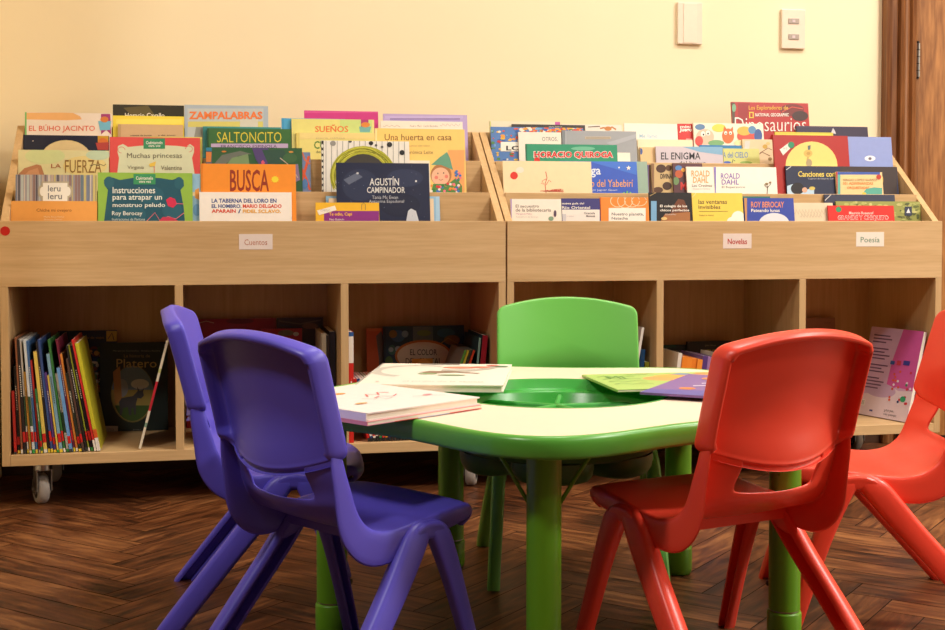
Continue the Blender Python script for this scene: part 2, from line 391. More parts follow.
def bookcase(x0, label):
    e = empty('bookcase', (x0, YF, 0)); tag(e, label, 'bookcase', 'bookcases on casters')
    D = .39
    prof = [(0.0005, ZB), (D, ZB), (D, .98), (.354, .98), (.0205, ZT), (.0205, ZP), (.0005, ZP)]
    for sx in (0, UW-T):
        b = MB(); vs = [(sx+dx, y, z) for dx in (.0004, T-.0004) for y, z in prof]; n = len(prof)
        b.add(vs, [(i, (i+1) % n, n+(i+1) % n, n+i) for i in range(n)]+[tuple(range(n)), tuple(range(n, 2*n))], OAKV)
        b.build('side_panel', e, .0008)
    box('front_panel', .0008, 0, ZP, UW-.0008, T, ZT, OAK, e, .001)
    box('base_board', T, 0, ZB, UW-T, D-.008, ZB1, OAK, e, .0008)
    box('inner_board', T, T, ZP, UW-T, D-.008, SF[0], OAK, e)
    box('back_board', T, D-.008, ZB, UW-T, D, .98, OAKV, e)
    cw = (UW-4*T)/3
    for k in (1, 2):
        xx = T+k*cw+(k-1)*T; box('divider', xx, .0, ZB1, xx+T, D-.008, ZP, OAKV, e, .0008)
    for k in (1, 2):
        box('riser', T, RY[k]-.012, SF[0], UW-T, RY[k], RZ[k], OAK, e, .001)
        box('slot_floor', T, RY[k], SF[k]-.012, UW-T, RY[k+1]-(.012 if k == 1 else 0), SF[k], OAK, e)
    box('back_rail', T, RY[3], SF[0], UW-T, RY[3]+.016, RZ[3], OAK, e, .001)
    for cx in (.090, UW-.085):
        caster(e, cx, .055, .35 if cx < .5 else -.3); caster(e, cx, D-.06, .5 if cx < .5 else .2)
    return e
BC1 = bookcase(X0, 'left oak bookcase with sloping book display, carrying the red dot sticker')
BC2 = bookcase(X0+UW+.003, 'right oak bookcase with sloping book display, reaching almost to the door')
X1 = X0+UW+.003
def sign(bc, px0, px1, py0, py1, s, tc, label, c=(236, 218, 206)):
    a = hitY(px0, py1, YF); b = hitY(px1, py0, YF); w, h = b.x-a.x, b.z-a.z
    mb = MB(); mb.box(0, -.0006, 0, w, -.0001, h, mat(c, .5))
    paint(mb, [('t', s, .16, .34, .84, .72, tc, .012 if s == 'Novelas' else 0)], lambda u, v: (u*w, (1-v)*h), w, h, lambda u, v, l: (u, -.0006-l, v))
    o = mb.build('paper_sign', bc, recalc=False); o.location = (a.x-bc.location.x, 0, a.z); o['label'] = label
sign(BC1, 239, 272.5, 234, 249.5, 'Cuentos', (196, 120, 90), 'white paper sign reading Cuentos')
sign(BC2, 723, 751.5, 233.5, 248.5, 'Novelas', (190, 30, 30), 'white paper sign reading Novelas')
sign(BC2, 856, 884, 232, 246.5, 'Poesía', (100, 140, 110), 'white paper sign reading Poesia', (242, 232, 216))
dd = hitY(5.2, 231, YF); b = MB(); b.cyl((0, -.0008, 0), (0, -.0001, 0), .0115, mat((200, 28, 20), .4), 28); o = b.build('dot_sticker', BC1); o.location = (dd.x-X0, 0, dd.z); o['label'] = 'round red sticker'
# ================================================================== children's chairs
def smooth(t): t = max(0, min(1, t)); return t*t*(3-2*t)
def lerp(a, b, t): return a+(b-a)*t
ZB0, ZT0, HW = .380, .540, .150
def back_y(x, z):
    a = min(1, abs(x)/HW); q = 1-a*a
    return -.158 - .30*(z-ZB0) - q*(.026 + .032*smooth((.440-z)/.095))
def back_outline():
    pts = []; r = .016; 
    def top(x): a = x/HW; return ZT0+.023*(1-a*a)
    def bot(x): a = x/HW; return ZB0-.031*(1-a*a)
    n = 12
    for i in range(n+1): z = lerp(ZB0+r, ZT0-r, i/n); pts.append((HW, z))
    for i in range(1, 6): t = R(90*i/6); pts.append((HW-r+r*math.cos(t), ZT0-r+.004*i/6+r*math.sin(t)))
    for i in range(0, 29): x = lerp(HW-r, -HW+r, i/28); pts.append((x, top(x)))
    for i in range(5, 0, -1): t = R(90*i/6); pts.append((-HW+r-r*math.cos(t), ZT0-r+.004*i/6+r*math.sin(t)))
    for i in range(n+1): z = lerp(ZT0-r, ZB0+r, i/n); pts.append((-HW, z))
    for i in range(1, 6): t = R(90*i/6); pts.append((-HW+r-r*math.sin(t)*1.0-0*t if False else -HW+r*(1-math.cos(t)), ZB0+r-r*math.sin(t)))
    for i in range(0, 29): x = lerp(-HW+r, HW-r, i/28); pts.append((x, bot(x)))
    for i in range(5, 0, -1): t = R(90*i/6); pts.append((HW-r*(1-math.cos(t)), ZB0+r-r*math.sin(t)))
    return pts
def make_back(m):
    P = back_outline(); n = len(P); c = (0, .466)
    rings = []
    def ring(s, dy, inset=0, useD=0, plain=True):
        out = []
        for x, z in P:
            a = abs(x)/HW; t = smooth((z-.46)/.05); side = smooth((a-lerp(.84, .45, t))/lerp(.15, .5, t))
            D = lerp(lerp(.003, .030, t), .037, side)
            tin = .007*t + .002
            xs = c[0]+(x-c[0])*s; zs = c[1]+(z-c[1])*s
            # inset of the rim rearwards
            L = math.hypot(x, z-c[1]); k = inset
            sx = smooth((a-.84)/.15); xs -= (1 if x > 0 else -1)*(.004*useD+k)*sx
            sz = smooth((abs(z-.4635)-.058)/.014) if a > .9 else 1
            zs -= (1 if z > .466 else -1)*(tin*useD*(1 if z > .466 else .5) + k)*sz
            out.append((xs, back_y(xs, max(.34, min(.57, zs)))+dy - D*useD, zs))
        return out
    front = [.25, .5, .72, .86, .93, .965]
    seq = [ring(s, 0) for s in front]
    seq.append(ring(.985, -.0008)); seq.append(ring(.996, -.004)); seq.append(ring(1.0, -.010))
    seq.append(ring(1, -.006, 0, .5)); seq.append(ring(1, -.002, 0, .92)); seq.append(ring(1, 0, .0015, 1))
    seq.append(ring(1, 0, .0055, 1)); seq.append(ring(1, 0, .007, .93)); seq.append(ring(1, -.006, .0085, .45)); seq.append(ring(.985, -.008, .009, .12))
    seq += [ring(s, -.0075, .006*s) for s in (.945, .90, .8, .65, .45, .22)]
    vs = [v for r_ in seq for v in r_]; K = len(seq)
    fs = [(j*n+i, j*n+(i+1) % n, (j+1)*n+(i+1) % n, (j+1)*n+i) for j in range(K-1) for i in range(n)]
    o = len(vs); vs.append((0, back_y(0, c[1]), c[1])); vs.append((0, back_y(0, c[1])-.0075, c[1]))
    fs += [(o, (i+1) % n, i) for i in range(n)]; fs += [(o+1, (K-1)*n+i, (K-1)*n+(i+1) % n) for i in range(n)]
    mb = MB(); mb.add(vs, fs, m, True); return mb
SS = [(.130, .242, .118, .003), (.147, .250, .124, .006), (.152, .260, .128, .010), (.147, .270, .131, .014), (.130, .276, .134, .020), (.085, .277, .138, .026), (.03, .272, .141, .030), (-.03, .265, .143, .036), (-.075, .263, .143, .046), (-.110, .271, .143, .052), (-.134, .290, .142, .050), (-.148, .318, .141, .042), (-.157, .350, .140, .034), (-.162, .375, .139, .029), (-.166, .396, .137, .024)]
def cr(P, n):
    out = []
    for i in range(len(P)-1):
        p0, p1, p2, p3 = P[max(i-1, 0)], P[i], P[i+1], P[min(i+2, len(P)-1)]
        for k in range(n):
            t = k/n; out.append(tuple(.5*((2*b)+(c_-a)*t+(2*a-5*b+4*c_-d)*t*t+(3*b-a-3*c_+d)*t**3) for a, b, c_, d in zip(p0, p1, p2, p3)))
    out.append(P[-1]); return out
def make_seat(m):
    st = cr(SS, 4); A = [-1, -.97, -.9, -.78, -.66, -.6, -.57, -.42, -.25, -.08]; A = A+[-a for a in reversed(A)]
    ncol = len(A)+6; vs = []; fs = []
    for i, (y, z, hw, fd) in enumerate(st):
        p = st[max(i-1, 0)]; q = st[min(i+1, len(st)-1)]
        ty, tz = q[0]-p[0], q[1]-p[1]; l = math.hypot(ty, tz); ty /= l; tz /= l; ny, nz = tz, -ty
        ramp = smooth((z-.268)/.06) if y < -.07 else 0
        fr = smooth((y-.095)/.055)
        row = []
        for a in A:
            qd = 1-a*a; x = a*hw*(1-.06*fr*0); e = abs(a)
            yy = y - .034*qd*ramp - fr*.016*(e**4)
            if z > .33: yy = lerp(yy, back_y(x, max(z, .352))-.004, smooth((z-.33)/.035))
            zz = z - .005*qd*(1-ramp)*(1-fr)
            if y < -.1: zz -= .016*qd*max(0, 1-abs(z-.318)/.04)
            row.append((x, yy, zz))
        def fold(sgn):
            x, yy, zz = row[0] if sgn < 0 else row[-1]
            return [(x+sgn*.0025, yy-ny*.003, zz-nz*.003), (x+sgn*.0035, yy-ny*fd*.5, zz-nz*fd*.5), (x+sgn*.0045, yy-ny*fd, zz-nz*fd)]
        L = list(reversed(fold(-1))); row = L+row+fold(1); vs += row
    for i in range(len(st)-1):
        zc = (st[i][1]+st[i+1][1])/2; hole = st[i][0] < -.1 and zc > .322
        for j in range(ncol-1):
            ja = (j-3, j-2)
            if hole and 0 <= ja[0] and ja[1] < len(A) and max(abs(A[ja[0]]), abs(A[ja[1]])) < .575: continue
            fs.append((i*ncol+j, i*ncol+j+1, (i+1)*ncol+j+1, (i+1)*ncol+j))
    mb = MB(); mb.add(vs, fs, m, True); return mb
def make_leg(m, side, rear):
    """loft of horizontal channel sections open towards the middle of the chair"""
    mb = MB(); 
    #        z     y      x     w(along y)  t(across x)
    if rear: K = [(.270, .004, .140, .012, .012), (.266, -.004, .143, .038, .020), (.254, -.016, .147, .055, .026), (.23, -.034, .151, .060, .028), (.18, -.075, .157, .059, .029), (.12, -.130, .165, .057, .030), (.05, -.193, .173, .055, .030), (.004, -.234, .178, .053, .030), (.0, -.236, .178, .048, .026)]
    else: K = [(.270, .012, .140, .012, .012), (.266, .019, .143, .036, .020), (.254, .030, .147, .048, .026), (.23, .042, .150, .044, .027), (.18, .062, .153, .037, .026), (.12, .083, .156, .032, .025), (.05, .106, .160, .029, .024), (.004, .120, .162, .027, .024), (.0, .120, .162, .023, .020)]
    sec = [(.5, -.32), (.38, -.5), (.26, -.5), (.2, .12), (-.2, .12), (-.26, -.5), (-.38, -.5), (-.5, -.32), (-.5, .25), (-.42, .42), (-.28, .5), (.28, .5), (.42, .42), (.5, .25)]
    vs = []; n = len(sec)
    K = cr(K, 3)
    for z, y, x, w, t in K:
        for u, v in sec: vs.append((side*(x+v*t), y+u*w, z))
    L = len(K); fs = [(j*n+i, j*n+(i+1) % n, (j+1)*n+(i+1) % n, (j+1)*n+i) for j in range(L-1) for i in range(n)]
    fs += [tuple(range(n)), tuple(range((L-1)*n, L*n))]
    mb.add(vs, fs, m, True); return mb
def make_chair(m, cname):
    e = empty(cname)
    b = make_back(m).build('backrest', e)
    s = make_seat(m).build('seat', e); so = s.modifiers.new('thick', 'SOLIDIFY'); so.thickness = .005; so.offset = 0; so.use_even_offset = True
    sd = s.modifiers.new('round', 'SUBSURF'); sd.levels = 1; sd.render_levels = 1
    # shoulders under the seat where the legs run together, and the two cross ribs
    for sg in (-1, 1):
        sh = MB()
        prof = [(.058, .205), (.046, .238), (.034, .256), (.018, .266), (-.018, .267), (-.042, .256), (-.064, .236), (-.084, .208), (-.046, .212), (-.020, .238), (.006, .242), (.026, .226), (.036, .205)]
        prof = cr(prof+[prof[0]], 2)[:-1]
        n = len(prof); vs = [(sg*x, y+.012, z) for x in (.136, .160) for y, z in prof]
        sh.add(vs, [(i, (i+1) % n, n+(i+1) % n, n+i) for i in range(n)]+[tuple(range(n)), tuple(range(n, 2*n))], m)
        o = sh.build('shoulder', e); bv = o.modifiers.new('bevel', 'BEVEL'); bv.width = .006; bv.segments = 3
    rb = MB(); rb.box(-.139, .045, .243, .139, .049, .269, m); rb.box(-.139, -.052, .231, .139, -.048, .261, m); rb.build('seat_rib', e)
    for sg in (-1, 1):
        for rear in (0, 1):
            o = make_leg(m, sg, rear).build('leg', e); o.modifiers.new('es', 'EDGE_SPLIT').split_angle = R(50)
    return e
def place(e, x, z, fx, fz, label, group, sc=1):
    """x,z: camera-lateral / depth of the chair origin; (fx,fz) the way it faces"""
    p = c2w(x, z); d = c2w(fx, fz); e.location = p; e.rotation_euler = (0, 0, math.atan2(d.y, d.x)-math.pi/2); e.scale = (sc, sc, sc) if sc != 1 else e.scale
    tag(e, label, 'chair', group)
def at_corner(fx, fz, cx, cz, side, sc=1, cy=-.20):
    """origin of a chair whose upper back corner (side +1 right / -1 left) is at cx,cz"""
    l = math.hypot(fx, fz); fx /= l; fz /= l; rx, rz = fz, -fx
    return cx - rx*side*HW*sc - fx*cy*sc, cz - rz*side*HW*sc - fz*cy*sc
G = 'small moulded plastic chairs around the green table'
pc = make_chair(PURPLE, 'child_chair'); x, z = at_corner(.70, .714, -.192, 1.80, 1, 1, -.180)
place(pc, x, z, .70, .714, 'purple plastic child chair nearest the camera, seen from behind', G)
pc.scale = (.935, .89, 1); pc2 = copy_tree(pc); place(pc2, -.345, 2.45, 1, .13, 'purple plastic child chair seen side-on behind the nearer purple one', G)
rc = make_chair(RED, 'child_chair'); x, z = at_corner(-.47, .88, .3405-.0062, 1.865-.0033, -1); rc.scale = (.955, 1, 1)
place(rc, x, z, -.47, .88, 'red plastic child chair in front of the table, seen whole from behind', G)
rc2 = copy_tree(rc); place(rc2, .703, 2.44, -1, .06, 'red plastic child chair cut off by the right edge of the picture', G)
gc = make_chair(GREEN, 'child_chair'); place(gc, .208, 2.83-.19, 0, -1, 'green plastic child chair tucked in on the far side of the table', G, .98); gc.scale = (1.03, 1, .98)
# ================================================================== the green table
TZ = .41; tc_ = c2w(.152, 2.345); TC = (tc_.x, tc_.y)
phiF = math.atan2(*(lambda d: (d.y, d.x))(c2w(-.042, -.376)))     # direction of the nearest lobe
def rr(t, d=0): return .447+.044*math.cos(5*(t-phiF)) + .004*math.cos(10*(t-phiF)) + d
tab = empty('activity_table', (TC[0], TC[1], 0)); tag(tab, 'low green table with cream five-lobed top and sunken round tray', 'table')
def rings(mb, prof, m, n=120, closed=False):
    vs = []
    for kind, d, z in prof:
        for i in range(n):
            t = 2*math.pi*i/n; r = rr(t, d) if kind == 'o' else d
            vs.append((r*math.cos(t), r*math.sin(t), z))
    K = len(prof); fs = [(j*n+i, j*n+(i+1) % n, (j+1)*n+(i+1) % n, (j+1)*n+i) for j in range(K-1) for i in range(n)]
    if closed: fs += [((K-1)*n+i, (K-1)*n+(i+1) % n, (i+1) % n, i) for i in range(n)]
    mb.add(vs, fs, m, True)
TR = .200
b = MB(); rings(b, [('o', -.0135, TZ), ('i', TR+.0035, TZ), ('i', TR+.0035, TZ-.006), ('o', -.0135, TZ-.006)], BEIGE, closed=True)
o = b.build('tabletop', tab); o.modifiers.new('es', 'EDGE_SPLIT').split_angle = R(40)
b = MB(); rings(b, [('o', -.013, TZ-.007), ('o', -.013, TZ+.0003), ('o', -.009, TZ+.0008), ('o', -.004, TZ-.001), ('o', -.0008, TZ-.006), ('o', 0, TZ-.012), ('o', 0, TZ-.028), ('o', -.003, TZ-.033), ('o', -.008, TZ-.034), ('o', -.011, TZ-.030), ('o', -.013, TZ-.014), ('i', TR+.005, TZ-.014), ('i', TR+.005, TZ-.007)], RIM, closed=True)
b.build('rim', tab)
# tray: rim, wall, ledge, five bins with dividers
b = MB(); n = 100
prof = [(TR+.003, TZ+.0002), (TR+.0005, TZ+.0012), (TR-.002, TZ), (TR-.005, TZ-.018), (TR-.010, TZ-.0195), (TR-.022, TZ-.021), (TR-.025, TZ-.024), (TR-.035, TZ-.085), (TR-.045, TZ-.094), (.0, TZ-.096)]
b.lathe(prof, TRAYG, n)
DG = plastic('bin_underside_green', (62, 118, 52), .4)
u = [(.0, TZ-.101), (TR-.030, TZ-.101), (TR-.020, TZ-.094), (TR-.014, TZ-.028), (TR+.002, TZ-.0225), (TR+.003, TZ+.0002)]
b.lathe(u, DG, n); tr = b.build('tray', tab)
for k in range(5):
    t = phiF+R(36+72*k); c_, s_ = math.cos(t), math.sin(t)
    d = MB(); P = []
    for r_, z1, w_ in ((.0, TZ-.021, .0052), (.05, TZ-.021, .005), (.12, TZ-.021, .005), (.137, TZ-.022, .005), (.146, TZ-.027, .005), (.151, TZ-.040, .005), (.153, TZ-.09, .006)):
        for q in ((-w_*1.3, TZ-.094), (-w_, z1-.003), (-w_*.5, z1), (w_*.5, z1), (w_, z1-.003), (w_*1.3, TZ-.094)): P.append((r_*c_-q[0]*s_, r_*s_+q[0]*c_, q[1]))
    d.add(P, [(j*6+i, j*6+(i+1) % 6, (j+1)*6+(i+1) % 6, (j+1)*6+i) for j in range(6) for i in range(6)]+[tuple(range(6)), tuple(range(36, 42))], TRAYG, True)
    o = d.build('divider', tr); o.modifiers.new('es', 'EDGE_SPLIT').split_angle = R(60)
# hanging bins seen under the top
for k in range(5):
    t0 = phiF+72*R(1)*k; b = MB(); vs = []; n = 28
    def sect(q, z):
        out = []
        for i in range(n):
            a = i/n*2*math.pi
            # rounded wedge: polar centre at radius .12
            lx = math.cos(a); ly = math.sin(a); k2 = (abs(lx)**3+abs(ly)**3)**(-1/3)
            r_ = .108+lx*k2*.068*q; an = t0+ly*k2*R(31)*q
            out.append((r_*math.cos(an), r_*math.sin(an), z))
        return out
    L = [sect(1.0, TZ-.1005), sect(1.0, TZ-.112), sect(.97, TZ-.124), sect(.88, TZ-.134), sect(.7, TZ-.139), sect(.3, TZ-.140)]
    for s in L: vs += s
    b.add(vs, [(j*n+i, j*n+(i+1) % n, (j+1)*n+(i+1) % n, (j+1)*n+i) for j in range(len(L)-1) for i in range(n)]+[tuple(range((len(L)-1)*n, len(L)*n))], DG, True)
    b.build('storage_bin', tab)
for k in range(5):
    t = phiF+R(72*k); lr = .398; lx, ly = lr*math.cos(t), lr*math.sin(t)
    if k in (1, 4): q_ = c2w(*((.532, 2.197) if k == 1 else (-.245, 2.245))); lx, ly = q_.x-TC[0], q_.y-TC[1]
    b = MB(); b.lathe([(.0265, TZ-.015), (.0265, .060)], LEGG, 40, (lx, ly)); b.lathe([(.0245, .062), (.0245, .055)], STEEL, 40, (lx, ly))
    lg = b.build('leg', tab)
    f = MB(); f.lathe([(.0, .057), (.024, .057), (.0275, .056), (.0288, .053), (.0288, .012), (.0275, .004), (.024, 0), (0, 0)], LEGG, 40, (lx, ly)); f.build('foot', lg)
    kb = MB(); a2 = t+R(150); kb.cyl((lx+.026*math.cos(a2), ly+.026*math.sin(a2), .095), (lx+.037*math.cos(a2), ly+.037*math.sin(a2), .095), .005, DARKP, 12); kb.build('adjuster_knob', lg)
    cap = MB(); cap.cyl((lx, ly, TZ-.032), (lx, ly, TZ-.0142), .034, RIM, 32); cap.build('socket', lg)
    for sg in (-1, 1):
        ta = t+sg*R(100); dx, dy = math.cos(ta), math.sin(ta); w_ = MB()
        w_.tube([(lx+dx*.022, ly+dy*.022, TZ-.120), (lx+dx*.05, ly+dy*.05, TZ-.075), (lx+dx*.085, ly+dy*.085, TZ-.022), (lx+dx*.10, ly+dy*.10, TZ-.016)], .0032, LEGG); w_.build('brace', tab)
# ================================================================== books on the table
def lying(label, x, z, ax, az, wA, wB, z0, th, c, arts=(), hard=True, side=None, edge=None, curl=0, name='picture_book', group='books lying on the table'):
    """corner at camera-lateral/depth (x,z); A direction (ax,az) length wA, B = A turned left, length wB"""
    p = c2w(x, z); d = c2w(ax, az).normalized(); n = Vector((-d.y, d.x, 0))
    M = Matrix(((d.x, n.x, 0, p.x), (d.y, n.y, 0, p.y), (0, 0, 1, z0), (0, 0, 0, 1)))
    e = empty(name, M=M); tag(e, label, 'book', group)
    ct = .002 if hard else .0006; g = .003 if hard else .0005
    mb = MB(); m = mat(c, .4); m2 = mat(side or c, .4)
    mb.box(0, 0, th-ct, wA, wB, th, m); mb.box(0, 0, 0, wA, wB, ct, m2); mb.box(-.001, 0, 0, ct, wB, th, m2 if side else m)
    if edge:
        for u0, u1, cc in edge: mb.box(u0*wA, -.0004, 0, u1*wA, .0003, ct+.0003, mat(cc, .4))
    lz = [0]
    paint(mb, arts, lambda u, v: (u*wA, v*wB), wA, wB, lambda u, v, l: (u, v, th+l))
    mb.build('cover', e, recalc=False)
    box('pages', ct, g, ct, wA-g, wB-g, th-ct, PAGE, e)
    return e
GREY = (188, 182, 172)
# large white book at the back left: corner far-left -> A to the right
lying('large white hardback picture book lying farther back on the table', -.212, 2.350, .262, -.020, .268, .345, TZ+.0014, .013, (244, 236, 222),
      [('p', ell(.32, .62, .34, .30, 30, 60, 250)+list(reversed(ell(.33, .62, .27, .24, 30, 60, 250))), (205, 200, 188)),
       ('p', [(.35, .55), (.45, .50), (.62, .55), (.78, .50), (.80, .53), (.62, .60), (.42, .62)], (150, 120, 100)), ('p', [(.5, .62), (.7, .60), (.86, .72), (.95, .9), (.9, .92), (.75, .72), (.5, .7)], (190, 186, 174)),
       ('e', .62, .80, .13, .05, (226, 140, 112)), ('e', .77, .82, .08, .04, (222, 120, 96)), ('e', .42, .48, .07, .03, (140, 170, 120)), ('e', .60, .42, .10, .025, (120, 160, 110)), ('e', .86, .9, .05, .03, (200, 60, 60)),
       ('e', .93, .86, .05, .03, (90, 120, 90)), ('r', .30, .95, .6, .985, (120, 116, 110)), ('r', .12, .09, .14, .11, (235, 150, 150)), ('t', 'el jardin de la abuela', .30, .14, .86, .09, (190, 180, 168))])
ra = (-.69, -.73)
# nearer stack: corner at right end (.0115,2.13); A towards the near-left corner, B (A turned left) would point right, so start from the near corner
d1 = (.69, .73)
nx_, nz_ = -.160, 1.952
lying('thin book with red and white striped edge, under the nearer white book', nx_+.002, nz_-.003, .69, .73, .252, .275, TZ+.0014, .006, (232, 150, 150), hard=False,
      edge=[(0, .22, (226, 150, 170)), (.22, .42, (222, 50, 44)), (.42, .70, (200, 200, 224)), (.70, 1, (222, 60, 50))])
lying('white picture book with red drawings, on top of the nearer pair on the table', nx_, nz_, .69, .73, .25, .272, TZ+.0076, .0125, (242, 232, 226), 
      [('e', .15, .75, .10, .07, (236, 120, 84)), ('e', .12, .66, .08, .03, (240, 170, 60)), ('p', [(.02, .35), (.25, .55), (.32, .6), (.30, .66), (.2, .6), (.02, .45)], (240, 140, 120)),
       ('e', .45, .72, .06, .03, (240, 160, 80)), ('l', [(.5, .5), (.56, .58), (.62, .52), (.68, .6), (.74, .55)], .014, (226, 90, 90)), ('l', [(.48, .42), (.56, .46), (.63, .40), (.72, .46)], .01, (226, 110, 120)),
       ('l', [(.4, .45), (.45, .38), (.52, .42), (.50, .34), (.58, .36)], .008, (150, 150, 150)), ('e', .84, .3, .04, .02, (236, 160, 170)), ('l', [(.7, .3), (.8, .26), (.9, .2)], .006, (230, 150, 160)), ('e', .25, .3, .05, .02, (240, 180, 120))])
lying('open-edged lime green magazine with orange drawing, lying over the tray edge', .262, 2.335, .98, .19, .275, .235, TZ+.0014, .0045, (176, 206, 110), 
      [('e', .52, .62, .17, .14, (238, 168, 96)), ('e', .70, .74, .24, .14, (240, 176, 84)), ('e', .66, .55, .07, .09, (232, 214, 180)), ('p', [(.62, .86), (.72, .8), (.78, .88), (.72, .94)], (120, 150, 190)), ('e', .9, .9, .08, .05, (240, 160, 90)),
       ('t', 'Mi', .12, .82, .24, .66, (90, 140, 70)), ('t', 'Cuentos', .20, .55, .40, .42, (80, 130, 66)), ('t', 'DEL BOSQUE', .12, .36, .42, .26, (80, 130, 66)), ('t', 'para leer', .3, .92, .5, .86, (90, 130, 60))][:6]
      +[('l', [(.06+.0*k, .78-.16*k), (.12, .84-.16*k), (.18, .76-.16*k), (.26, .82-.16*k), (.33, .77-.16*k)], .012, (96, 140, 72)) for k in range(4)]+[('l', [(.30, .94), (.36, .92), (.44, .95), (.5, .92)], .01, (96, 140, 72)), ('l', [(.30, .88), (.38, .87), (.46, .89)], .01, (96, 140, 72))], hard=False)
lying('purple and blue magazine overlapping the green magazine on the table', .4865, 2.172, .436, .9, .30, .215, TZ+.0068, .004, (128, 96, 164), 
      [('p', [(0, 0), (.32, 0), (.16, 1), (0, 1)], (92, 86, 170)), ('e', .28, .72, .05, .07, (236, 130, 60)), ('e', .75, .5, .06, .08, (70, 160, 130)), ('e', .80, .75, .05, .05, (236, 150, 70)),
       ('l', [(.40, .72), (.46, .60), (.40, .5), (.48, .4), (.42, .3)], .035, (236, 224, 240)), ('l', [(.54, .70), (.60, .6), (.54, .48), (.62, .36), (.55, .25)], .035, (236, 224, 240)), ('e', .9, .3, .05, .06, (110, 170, 200))], hard=False)
# ================================================================== books on the sloping display
LEAN = R(9); ct_, st_ = math.cos(LEAN), math.sin(LEAN)
DISP = []
SLOTBACK = [YF+RY[1]-.012, YF+RY[2]-.012, YF+RY[3]]
def disp(label, slot, k, l, r, t, c, arts=(), th=.0062, spine=None, hard=False, roll=0, group=None):
    zf = SF[slot]+.0006
    yb = SLOTBACK[slot] - (RZ[slot+1]-SF[slot])*math.tan(LEAN) - .0012 - k*.0092/ct_     # back face on the slot floor
    yf = yb - th*ct_                                                                       # front face on the floor
    zl = zf + th*st_*0
    # front plane: y = yf + (z - z0)*tan, z0 = floor + th*sin
    z0 = zf + th*st_
    def plane(px, py):
        d = ray(px, py); tt = (yf + (H - z0)*math.tan(LEAN))/(d.y - d.z*math.tan(LEAN)); return CO+d*tt
    a = plane(l, t); b = plane(r, t); W = b.x-a.x; Hh = ((a.z+b.z)/2-z0)/ct_
    M = Matrix.Translation((a.x, yf, z0)) @ Matrix.Rotation(-LEAN, 4, 'X')
    if roll: M = M @ Matrix.Rotation(R(roll), 4, 'Y')
    DISP.append((slot, k, a.x, b.x, th, label))
    if group is None: group = 'books facing out on the left bookcase' if l < 487 else 'books facing out on the right bookcase'
    return face_book(label, M, W, Hh, th, c, arts, group, spine, hard=hard)
def cA(pts, ox=0, oy=90, s=4.5): return [(ox+x/s, oy+y/s) for x, y in pts]
def squig(x0, x1, y, amp, n, w, c):
    return ('l', [(x0+(x1-x0)*i/n, y+amp*math.sin(i*2.1)) for i in range(n+1)], w, c)
def txl(x0, x1, y, c, h=.9, s='texto de la tapa'): return ('t', s, x0, y-h, x1, y+h, c)
WHT = (246, 238, 224)
# ---- left bookcase, back slot
disp('dark olive-brown book with white lettering, rearmost at the left, behind a yellow book', 2, 0, 113, 184, 105, (64, 56, 30), [('r', 113, 105, 184, 118, (48, 44, 24)), ('p', cA([(150,80),(260,70),(300,125),(200,125)], 90), (96, 84, 44)), ('t', 'Horacio Cavallo', 125, 113, 164.5, 117.5, (240, 232, 214), .01)])
disp('book titled ZAMPALABRAS in orange letters on a pale grey cover', 2, 0, 184.5, 268, 105.5, (176, 188, 196), [('r', 187.5, 108.5, 263.5, 160, (196, 200, 194)), ('r', 188, 121.5, 263, 127, (216, 204, 110)), ('r', 240, 119, 258, 160, (214, 208, 190)), ('p', [(196, 127), (236, 127), (228, 160), (190, 160)], (150, 150, 140)), ('t', 'ZAMPALABRAS', 189, 111.5, 262.5, 119.3, (242, 128, 60), .035)], hard=True)
disp('yellow book between the owl book and the grey framed one', 2, 1, 113, 184, 116, (246, 220, 70), [('r', 116, 119, 182, 124, (248, 228, 96))])
disp('tan kraft-paper book in front of the yellow one', 2, 2, 118, 183, 124.5, (214, 178, 132), [('r', 118, 124.5, 121, 137, (196, 158, 112)), ('t', 'cuentos de humor', 130, 134.6, 152, 136.2, (60, 50, 40), .01), ('t', 'y de amor', 158, 134.6, 176, 136.2, (60, 50, 40), .01)])
disp('pale book titled EL BUHO JACINTO with an orange cloud and a ribbon badge', 2, 2, 25, 111.5, 112.8, (244, 228, 210), [
    ('p', cA([(112,102),(290,102),(330,104),(360,118),(368,132),(300,136),(112,132)]), (244, 186, 120)), ('t', 'EL BÚHO JACINTO', 29, 124.4, 95, 132.6, (230, 104, 70), .008), ('r', 25, 112, 26.6, 136, (120, 190, 110)),
    ('p', cA([(455,108),(496,108),(500,200),(478,180),(455,200)]), (170, 60, 120)), ('p', cA([(442,140),(500,140),(496,180),(450,182)]), (120, 190, 214)), ('e', 104.5, 119.5, 4, 3, (220, 130, 60))], th=.0075)
disp('navy book with a big cream moon on its cover', 2, 3, 23.6, 109, 135.4, (34, 40, 62), [('e', 66, 160, 26, 20, (228, 206, 150)), ('e', 66, 160, 25, 19.2, (236, 214, 160)), ('p', cA([(440,205),(488,205),(488,235),(440,235)]), (214, 160, 30)), ('e', 103, 142, 5, 4, (222, 120, 50)), ('p', cA([(430,238),(490,235),(488,270),(440,270)]), (190, 70, 60)), ('e', 33, 141, .6, .6, (230, 220, 200))], th=.007)
disp('teal-backed book just peeping out behind the green one titled SALTONCITO', 2, 1, 203, 281, 126.8, (70, 150, 146), [('r', 203, 127, 207, 160, (56, 132, 130))])
disp('green book titled SALTONCITO in yellow letters with a lilac band', 2, 2, 207.3, 291, 128.6, (66, 112, 62), [('t', 'SALTONCITO', 217, 132, 281.5, 142.4, (226, 206, 66), -.005), ('r', 211, 143.6, 288, 148.5, (196, 172, 204)), ('t', 'FRANCISCO ESPINOLA', 221, 144.9, 277, 148, (96, 80, 110), .008), ('r', 207, 128.5, 209, 160, (44, 84, 46))], hard=True, th=.008)
